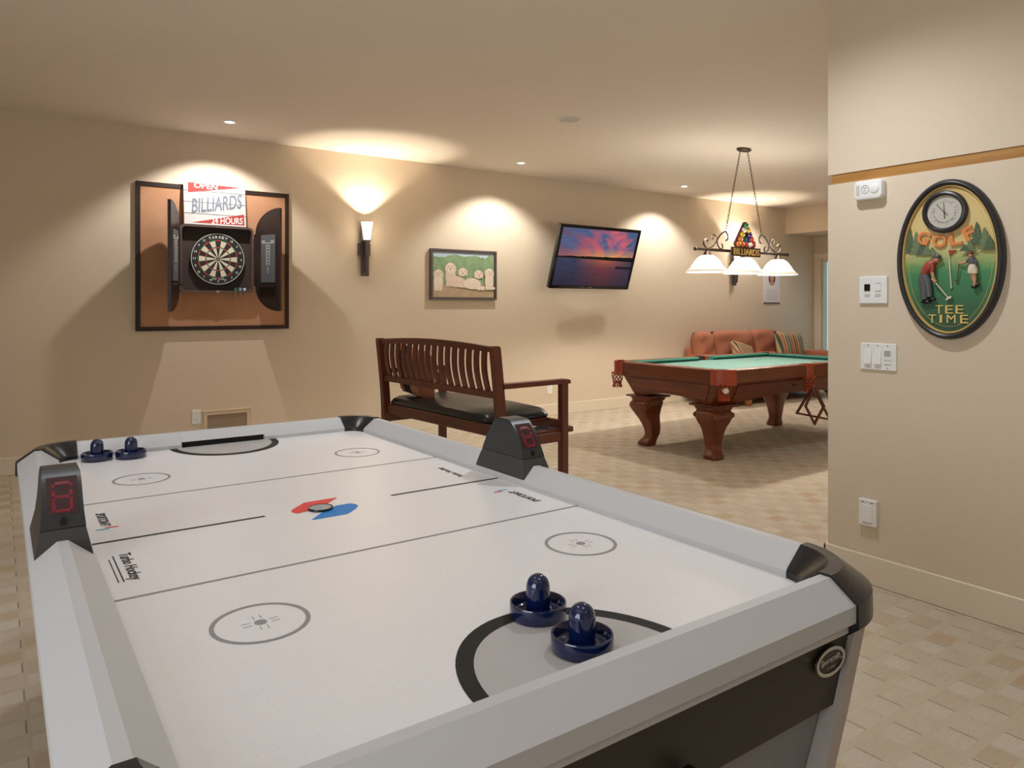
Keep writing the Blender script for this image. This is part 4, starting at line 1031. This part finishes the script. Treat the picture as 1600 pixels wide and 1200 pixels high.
# ------------------------------------------------------------------ calendar by the sofa
cl = onback('wall_calendar', 'small paper wall calendar with a red-haired portrait below the sconce by the sofa', 'calendar', 9.785, 1.61)
MB().box((0, 0, .004), (.40, .48, .008), .001).build('page', 'paper', cl, 0)
MB().box((0, -.245, .006), (.40, .022, .012), .002).build('bottom_rod', 'pbrown', cl, 0)
mb = MB(); z = .0082
mb.mi = 0; mb.prism([(p, .13+q_) for p, q_ in ell(.085, .105, 24)], z, z+.0005)
mb.mi = 1; mb.prism([(p, .145+q_) for p, q_ in ell(.045, .055, 20)], z+.0006, z+.001); mb.prism([(p, .06+q_) for p, q_ in ell(.06, .035, 20)], z+.0006, z+.001)
mb.mi = 2
for r_ in range(5): mb.text(('mo tu we th fr sa su', '1 2 3 4 5 6 7', '8 9 10 11 12 13 14', '15 16 17 18 19 20 21', '22 23 24 25 26 27 28')[r_], .28, .018, (0, -.05-r_*.035, z+.0004), .0004)
mb.build('printed_portrait', ['pbrown', 'skin', 'print_g'], cl, 0)

# ------------------------------------------------------------------ sofa
so = thing('sofa', 'rust coloured sofa against the back wall behind the pool table', 'sofa', (8.87, 6.40, 0))
SW = 1.18
mb = MB(); mb.box((0, .0, .25), (2*SW-.02, .80, .24), .03, None, 3); mb.build('base', 'sofa', so, 40)
mb = MB(); mb.box((0, .36, .50), (2*SW-.05, .16, .52), .05, None, 3); mb.build('back_frame', 'sofa', so, 40)
for e in (-1, 1):
    mb = MB(); secs = []
    for y in (-.42, -.40, -.3, 0, .3, .42):
        k = .93 if y in (-.42, .42) else 1
        secs.append([(e*(SW-.10)+x*k, y, .13+(z-.13)*k) for x, z in ((-.10, .13), (.10, .13), (.10, .50), (.125, .58), (.10, .645), (.04, .665), (-.04, .665), (-.10, .645), (-.12, .58), (-.10, .50))])
    mb.loft(secs); mb.build('arm', 'sofa', so, 50)
def puffy(mb, w2, h2, d2, X, n=12):
    vs = []; fs = []
    for s_ in (1, -1):
        for j in range(n+1):
            for i in range(n+1):
                u, v = -1+2*i/n, -1+2*j/n
                k = max(0, (1-abs(u)**6)*(1-abs(v)**6))**.5
                wob = .012*math.sin(5*u+2*v)+.010*math.sin(7*v-3*u)
                vs.append((u*w2, v*h2+.02*(1-u*u)*(1 if v > 0 else 0)*v, s_*d2*k+wob*k))
    o = (n+1)**2
    for j in range(n):
        for i in range(n):
            a = j*(n+1)+i; fs.append((a, a+1, a+n+2, a+n+1)); fs.append((o+a, o+a+n+1, o+a+n+2, o+a+1))
    mb.raw(vs, fs, X)
for x, w_, h_, dy in ((-1.0, .185, .255, .02), (-.40, .44, .262, 0), (.32, .30, .262, .02)):
    mb = MB(); puffy(mb, w_, h_, .10, T(x, .20+dy, .70) @ R(PI/2-.12, 'X')); weld(mb.build('back_cushion', 'sofa', so, 80))
for k in (-1, 0, 1):
    mb = MB(); puffy(mb, .325, .37, .085, T(k*.65, -.06, .435)); weld(mb.build('seat_cushion', 'sofa', so, 80))
for sx in (-1, 1):
    for sy in (-1, 1): MB().lathe([(0, 0), (.03, 0), (.045, .03), (.05, .075), (.04, .11), (.045, .135), (0, .135)], 18, T(sx*(SW-.40), sy*.34, 0)).build('bun_foot', 'footwood', so, 50) if M.setdefault('footwood', mat('foot_wood', (.30, .11, .04), .35)) else None
mb = MB(); pillow(mb, .26, .20, .09)
p1 = weld(mb.build('throw_pillow', 'stripe', None, 80)); tag(p1, 'large rust and green striped pillow at the right end of the sofa', 'pillow')
set_world(p1, T(9.48, 6.38, .735) @ R(-.15, 'Z') @ R(PI/2-.25, 'X') @ R(-.08, 'Z'))
mb = MB(); pillow(mb, .21, .16, .08)
p2 = weld(mb.build('throw_pillow', 'stripe2', None, 80)); tag(p2, 'small finely striped brown pillow in the middle of the sofa', 'pillow')
set_world(p2, T(8.34, 6.33, .665) @ R(.1, 'Z') @ R(PI/2-.5, 'X') @ R(-.3, 'Z'))

# ------------------------------------------------------------------ golf plaque
gp = onright('golf_plaque', 'oval relief golf plaque with a round barometer, lettered GOLF and TEE TIME', 'plaque', 1.491, 1.522)
def oval_ring(mb, prof, seg=72):
    vs = []; fs = []; n = len(prof)
    for i in range(seg):
        a = 2*PI*i/seg
        for d, z in prof: vs.append(((.219-d)*math.cos(a), (.347-d)*math.sin(a), z))
    for i in range(seg):
        for j in range(n): fs.append((i*n+j, i*n+(j+1) % n, ((i+1) % seg)*n+(j+1) % n, ((i+1) % seg)*n+j))
    mb.raw(vs, fs)
mb = MB(); oval_ring(mb, [(0, 0), (0, .022), (.006, .032), (.014, .035), (.022, .031), (.026, .024), (.027, 0)]); mb.build('outer_frame', 'tower', gp, 40)
mb = MB(); oval_ring(mb, [(.026, .0), (.026, .024), (.030, .025), (.034, .019), (.034, 0)]); mb.build('gilt_line', 'gold', gp, 40)
mb = MB(); mb.prism(ell(.187, .315, 64), .002, .014); mb.build('painted_field', 'golf', gp, 0)
mb = MB(); ring(mb, ell(.172, .292, 64), ell(.1705, .2905, 64), .013, .0146); mb.build('inner_line', 'gold', gp, 0)
trees = [(-.165, .03, .125), (-.135, .025, .105), (-.11, .02, .07), (-.088, .02, .045), (.115, .05, .10), (.145, .03, .095), (.165, .03, .06), (.09, .03, .045), (.07, .03, .03), (-.06, .025, .03)]
for x, y, h_ in trees:
    mb = MB(); q_ = .0142+.0018*(trees.index((x, y, h_)))
    for t in range(5):
        yb = y+h_*(.05+.17*t); wd = (.022+h_*.10)*(1-t*.17); mb.prism([(x-wd, yb), (x+wd, yb), (x+wd*.35, yb+h_*.24), (x, yb+h_*.30), (x-wd*.35, yb+h_*.24)], q_, q_+.0010+.0001*t)
    ok = all(((vx/.186)**2+(vy/.314)**2) < 1.0 for vx, vy, vz in mb.v)
    if not ok:
        mb.v = [((vx/(k_*1.01), vy/(k_*1.01), vz) if (k_ := max(1, math.sqrt((vx/.186)**2+(vy/.314)**2))) > 1 else (vx, vy, vz)) for vx, vy, vz in mb.v]
    mb.build('pine_tree', 'tree1' if trees.index((x, y, h_)) % 2 else 'tree2', gp, 0)
# barometer
BX, BY = -.012, .207
mb = MB(); mb.lathe([(.092, .010), (.092, .030), (.088, .038), (.080, .041), (.074, .037), (.071, .030), (.071, .026)], 48, T(BX, BY, 0)); bz = mb.build('barometer', 'tower', gp, 40)
M['dial'] = mat('dial_face', (.56, .52, .45), .3, var=.05)
mb = MB(); mb.lathe([(0, .026), (.071, .026)], 48, T(BX, BY, 0)); mb.mi = 1
for k in range(25):
    a = math.radians(-40+260*k/24); L0 = .054 if k % 4 else .050
    mb.prism([(L0, -.0006), (.058, -.0006), (.058, .0006), (L0, .0006)], .0262, .0268, T(BX, BY, 0) @ R(a, 'Z'))
for j, ch in enumerate('RAIN CHANGE FAIR'):
    a = math.radians(205-j*15.5)
    if ch != ' ': mb.text(ch, .0065, .008, (BX+.045*math.cos(a), BY+.045*math.sin(a), .0265), .0006, a-PI/2)
for j, ch in enumerate('THERMOMETER'):
    a = math.radians(-140+j*10); mb.text(ch, .006, .008, (BX+.047*math.cos(a), BY+.047*math.sin(a), .0265), .0006, a+PI/2)
mb.build('dial', ['dial', 'print_g'], bz, 0)
mb = MB(); mb.prism([(-.0015, -.02), (.0015, -.02), (.0008, .045), (-.0008, .045)], .0285, .0295, T(BX, BY, 0) @ R(.75, 'Z')); mb.prism([(-.0022, -.028), (.0022, -.028), (.001, .04), (-.001, .04)], .0275, .0283, T(BX, BY, 0) @ R(.05, 'Z')); mb.lathe([(0, .031), (.004, .030), (.004, .027)], 12, T(BX, BY, 0)); mb.build('needle', 'iron', bz, 0)
# raised letters and flag
for ch, x, y, r_, w_, h_ in (('G', -.101, .100, .42*-1, .052, .058), ('O', -.034, .082, -.08, .058, .056), ('L', .030, .088, .14, .050, .056), ('F', .084, .106, .42, .044, .060)):
    mb = MB(); mb.text(ch, w_, h_, (x, y, .0185), .010, r_, None, 0, .03); mb.build('raised_letter', 'porange', gp, 0)
for t, y, w_, h_, n_ in (('TEE', -.217, .125, .036, 3), ('TIME', -.258, .160, .036, 4)):
    for j, ch in enumerate(t):
        x = -w_/2+w_*(j+.5)/n_+.004 if n_ == 3 else (-.066, -.030, .012, .064)[j]; mb = MB(); mb.text(ch, (.032 if ch != 'I' else .010) if ch != 'M' else .036, h_, (x, y, .016), .005, 0, None, 0, 0.0); mb.build('raised_letter', 'pyellow', gp, 0)
mb = MB(); mb.cyl((.013, -.127, .018), (.003, .040, .018), .0028, seg=8); mb.mi = 1; mb.prism([(.002, .040), (.034, .038), (.006, .014)], .016, .021); mb.mi = 2; mb.prism([(.013+p, -.129+q_) for p, q_ in ell(.006, .002, 10)], .0142, .0150); mb.build('golf_flag', ['pwhite', 'pred', 'dark'], gp, 30)
# relief golfers
def limb(mb, pts, rr, seg=10, z=.024): mb.tube([(x, y, z if len(p_) == 0 else p_[0]) for x, y, *p_ in pts], rr, seg)
g1 = MB().ball((-.043, .004, .026), (.013, .017, .011), 14, 10).build('golfer_figure', 'skin', gp, 60)
mb = MB(); limb(mb, [(-.050, -.006), (-.060, -.014), (-.072, -.024), (-.086, -.042), (-.096, -.064)], [.010, .017, .022, .021, .017]); limb(mb, [(-.062, -.014, .028), (-.058, -.036, .032), (-.060, -.052, .033)], [.012, .010, .009]); mb.build('shirt', 'pred', g1, 60)
mb = MB(); limb(mb, [(-.060, -.050, .033), (-.056, -.070, .033), (-.050, -.091, .032)], [.008, .007, .006], 8); mb.ball((-.048, -.094, .032), .0085, 10, 6); mb.build('forearm', 'skin', g1, 60)
mb = MB(); mb.ball((-.041, .014, .027), (.017, .012, .013), 14, 8); mb.prism([(-.040, .010), (-.022, .002), (-.024, -.003), (-.042, .006)], .024, .034); mb.build('cap', 'pgrey', g1, 60)
mb = MB(); limb(mb, [(-.096, -.060), (-.101, -.090), (-.098, -.120), (-.098, -.150), (-.096, -.172)], [.018, .021, .019, .016, .015]); limb(mb, [(-.092, -.066, .028), (-.082, -.095, .030), (-.076, -.125, .030), (-.072, -.162, .030)], [.015, .018, .015, .013]); mb.build('trousers', 'pgrey', g1, 60)
mb = MB(); mb.ball((-.090, -.184, .024), (.024, .009, .010), 12, 6); mb.ball((-.064, -.172, .028), (.020, .008, .009), 12, 6); mb.build('shoes', 'black', g1, 60)
mb = MB(); mb.tube([(-.062, -.082, .034), (-.048, -.096, .034), (.004, -.168, .026)], .0026, 8); mb.prism([(-.006, -.178), (.016, -.168), (.017, -.160), (.006, -.160), (-.006, -.172)], .018, .028); mb.build('golf_club', 'pwhite', g1, 40)
g2 = MB().ball((.091, .014, .024), (.010, .013, .009), 12, 8).build('golfer_figure', 'skin', gp, 60)
mb = MB(); limb(mb, [(.094, .002), (.097, -.010), (.100, -.026)], [.010, .015, .012]); limb(mb, [(.088, -.006, .027), (.078, -.014, .028)], [.008, .006], 8); limb(mb, [(.106, -.004, .026), (.114, -.018, .026), (.113, -.03, .026)], [.007, .006, .005], 8); mb.build('shirt', 'pgrey', g2, 60)
mb = MB(); limb(mb, [(.078, -.014, .028), (.064, -.020, .028), (.050, -.019, .027)], [.006, .0055, .005], 8); mb.ball((.048, -.019, .027), .006, 8, 6); mb.build('forearm', 'skin', g2, 60)
mb = MB(); mb.ball((.091, .022, .025), (.012, .008, .010), 12, 6); mb.prism([(.082, .020), (.078, .013), (.090, .013), (.092, .018)], .022, .032); mb.build('cap', 'pbrown', g2, 60)
mb = MB(); limb(mb, [(.100, -.026), (.100, -.042), (.096, -.064)], [.012, .018, .016]); limb(mb, [(.102, -.030, .027), (.108, -.050, .027), (.110, -.066, .027)], [.010, .013, .012]); mb.build('shorts', 'pwhite', g2, 60)
mb = MB(); limb(mb, [(.094, -.062), (.102, -.088), (.112, -.108)], [.008, .007, .006], 8); limb(mb, [(.108, -.064, .027), (.110, -.090, .028), (.108, -.116, .028)], [.008, .007, .006], 8); mb.build('bare_legs', 'skin', g2, 60)
mb = MB(); mb.ball((.118, -.112, .024), (.013, .007, .008), 10, 6); mb.ball((.106, -.122, .026), (.012, .007, .008), 10, 6); mb.build('shoes', 'black', g2, 60)
mb = MB(); mb.tube([(.048, -.016, .026), (.044, -.05, .024), (.038, -.090, .022)], .0022, 8); mb.ball((.034, -.092, .022), (.007, .004, .005), 8, 6); mb.build('golf_club', 'pbrown', g2, 60)

# ------------------------------------------------------------------ devices on the right wall
de = onright('wall_detector', 'white plastic detector high on the right wall under the wooden strip', 'detector', 1.838, 1.868)
mb = MB(); mb.loft([[(x, y, z) for x, y in rrect(.070*k, .046*k, .018, 5)] for z, k in ((0, .97), (.012, 1), (.030, 1), (.040, .93), (.043, .8))]); mb.build('housing', 'white', de, 40)
mb = MB(); mb.mi = 0
for k in range(9): mb.box((-.045, -.022+k*.0055, .0432), (.018, .0022, .0012))
ring(mb, ell(.020, .020, 20), ell(.017, .017, 20), .042, .0445, T(-.010, .002, 0)); mb.box((-.010, .008, .0436), (.022, .004, .001)); mb.box((-.012, -.004, .0436), (.014, .004, .001)); mb.build('speaker_slots', 'print_lg', de, 0)
mb = MB(); mb.lathe([(.022, .042), (.022, .046), (.018, .048), (0, .048)], 24, T(.034, .002, 0)); mb.build('test_button', 'white', de, 30)
th = onright('thermostat_plate', 'square white control plate with two display keys beside the plaque', 'wall control', 1.828, 1.395)
MB().box((0, 0, .006), (.136, .128, .012), .003).build('plate', 'white', th, 0)
for x, k in ((-.026, 'black'), (.026, 'white')):
    mb = MB(); mb.box((x, .012, .0135), (.028, .032, .004), .001); mb.build('key', k, th, 0)
mb = MB()
for x in (-.026, .026):
    for y in (-.022, -.030): mb.text('ON OFF' if y > -.025 else 'HEAT', .026, .005, (x, y, .0125), .0008)
mb.box((.026, .031, .0127), (.026, .003, .001)); mb.build('lettering', 'print_g', th, 0)['kind'] = 'stuff'
sw = onright('light_switch', 'white three-gang rocker light switch plate below the thermostat plate', 'switch', 1.805, 1.081)
MB().box((0, 0, .0045), (.172, .126, .009), .003).build('plate', 'white', sw, 0)
for k in (-1, 0):
    X = T(k*.046, 0, .009); mb = MB(); mb.loft([[(-.017, -.034, 0), (.017, -.034, 0), (.017, -.034, .010), (-.017, -.034, .010)], [(-.017, .0, 0), (.017, .0, 0), (.017, .0, .006), (-.017, .0, .006)], [(-.017, .034, 0), (.017, .034, 0), (.017, .034, .002), (-.017, .034, .002)]], X=X); mb.build('rocker', 'white', sw, 0)
mb = MB(); mb.box((.046, .010, .010), (.034, .048, .004), .001); mb.mi = 1; mb.box((.046, .018, .0125), (.028, .026, .002), .001); mb.box((.046, -.034, .0098), (.030, .003, .002)); mb.build('dimmer', ['white', 'print_lg'], sw, 0)
mb = MB()
for k in (-1, 0, 1):
    for y in (-.052, .052): mb.lathe([(0, .0105), (.003, .010), (.003, .008)], 10, T(k*.046, y, 0))
mb.build('screw', 'chrome', sw, 30)
lo = onright('low_wall_plate', 'white rectangular wall plate low on the right wall above the baseboard', 'wall plate', 1.848, .340)
MB().box((0, 0, .012), (.086, .124, .024), .003).build('plate', 'white', lo, 0)
MB().box((0, -.002, .025), (.050, .080, .004), .001).build('paddle', 'white', lo, 0)
mb = MB(); mb.box((-.022, .050, .0245), (.016, .005, .001)); mb.box((.022, .050, .0245), (.016, .005, .001)); mb.box((0, .052, .0245), (.006, .003, .001)); mb.box((0, -.050, .0245), (.046, .002, .001)); mb.build('lettering', 'print_g', lo, 0)['kind'] = 'stuff'

# ------------------------------------------------------------------ outlets and vent on the back wall
def outlet(x, z, label, grp=None):
    o = onback('wall_outlet', label, 'outlet', x, z)
    MB().box((0, 0, .004), (.078, .124, .008), .003).build('plate', 'white', o, 0)
    for y in (.028, -.028):
        mb = MB(); mb.prism(rrect(.017, .016, .006, 4), .008, .0095, T(0, y, 0)); mb.mi = 1
        for e in (-.006, .006): mb.box((e, y+.003, .0096), (.002, .008, .0006))
        mb.build('socket', ['white', 'print_k'], o, 0)
outlet(1.438, .335, 'white wall outlet below the cork board, left of the vent')
outlet(5.42, .325, 'white wall outlet low on the back wall behind the bench armrest')
vt = onback('return_air_vent', 'beige rectangular air vent low on the wall below the dartboard', 'vent', 1.698, .235)
mb = MB(); ring(mb, rrect(.203, .142, .003, 1), rrect(.173, .108, .003, 1), 0, .016); mb.box((0, .143, .010), (.42, .010, .020), .002); mb.build('frame', 'almond', vt, 0)
MB().box((0, 0, .004), (.35, .22, .006)).build('mesh_screen', 'mesh', vt, 0)

# ------------------------------------------------------------------ ceiling fixtures
def downlight(x, y, label, lit=True):
    o = thing('recessed_light', label, 'ceiling light', (x, y, HC), group='recessed ceiling spotlights')
    MB().lathe([(.062, 0), (.062, -.004), (.056, -.007), (.042, -.006), (.038, -.002), (.038, 0)], 32).build('trim_ring', 'white', o, 40)
    MB().lathe([(0, -.0035), (.024, -.0035), (.038, -.0015)], 28).build('lens', 'lens', o, 40)
downlight(1.573, 6.30, 'lit recessed ceiling spotlight above the dartboard')
downlight(4.57, 6.31, 'lit recessed ceiling spotlight above the puppy picture')
downlight(7.17, 6.34, 'lit recessed ceiling spotlight right of the television')
downlight(9.05, 6.34, 'lit recessed ceiling spotlight beyond the lamp chain, nearest the bulkhead')
sp = thing('ceiling_speaker', 'flat round pale speaker grille set in the ceiling', 'speaker', (3.82, 4.605, HC))
MB().lathe([(.100, 0), (.100, -.004), (.094, -.006), (.088, -.005)], 40).build('rim', 'white', sp, 40)
MB().lathe([(0, -.0052), (.089, -.0045)], 40).build('grille', 'grille', sp, 40)
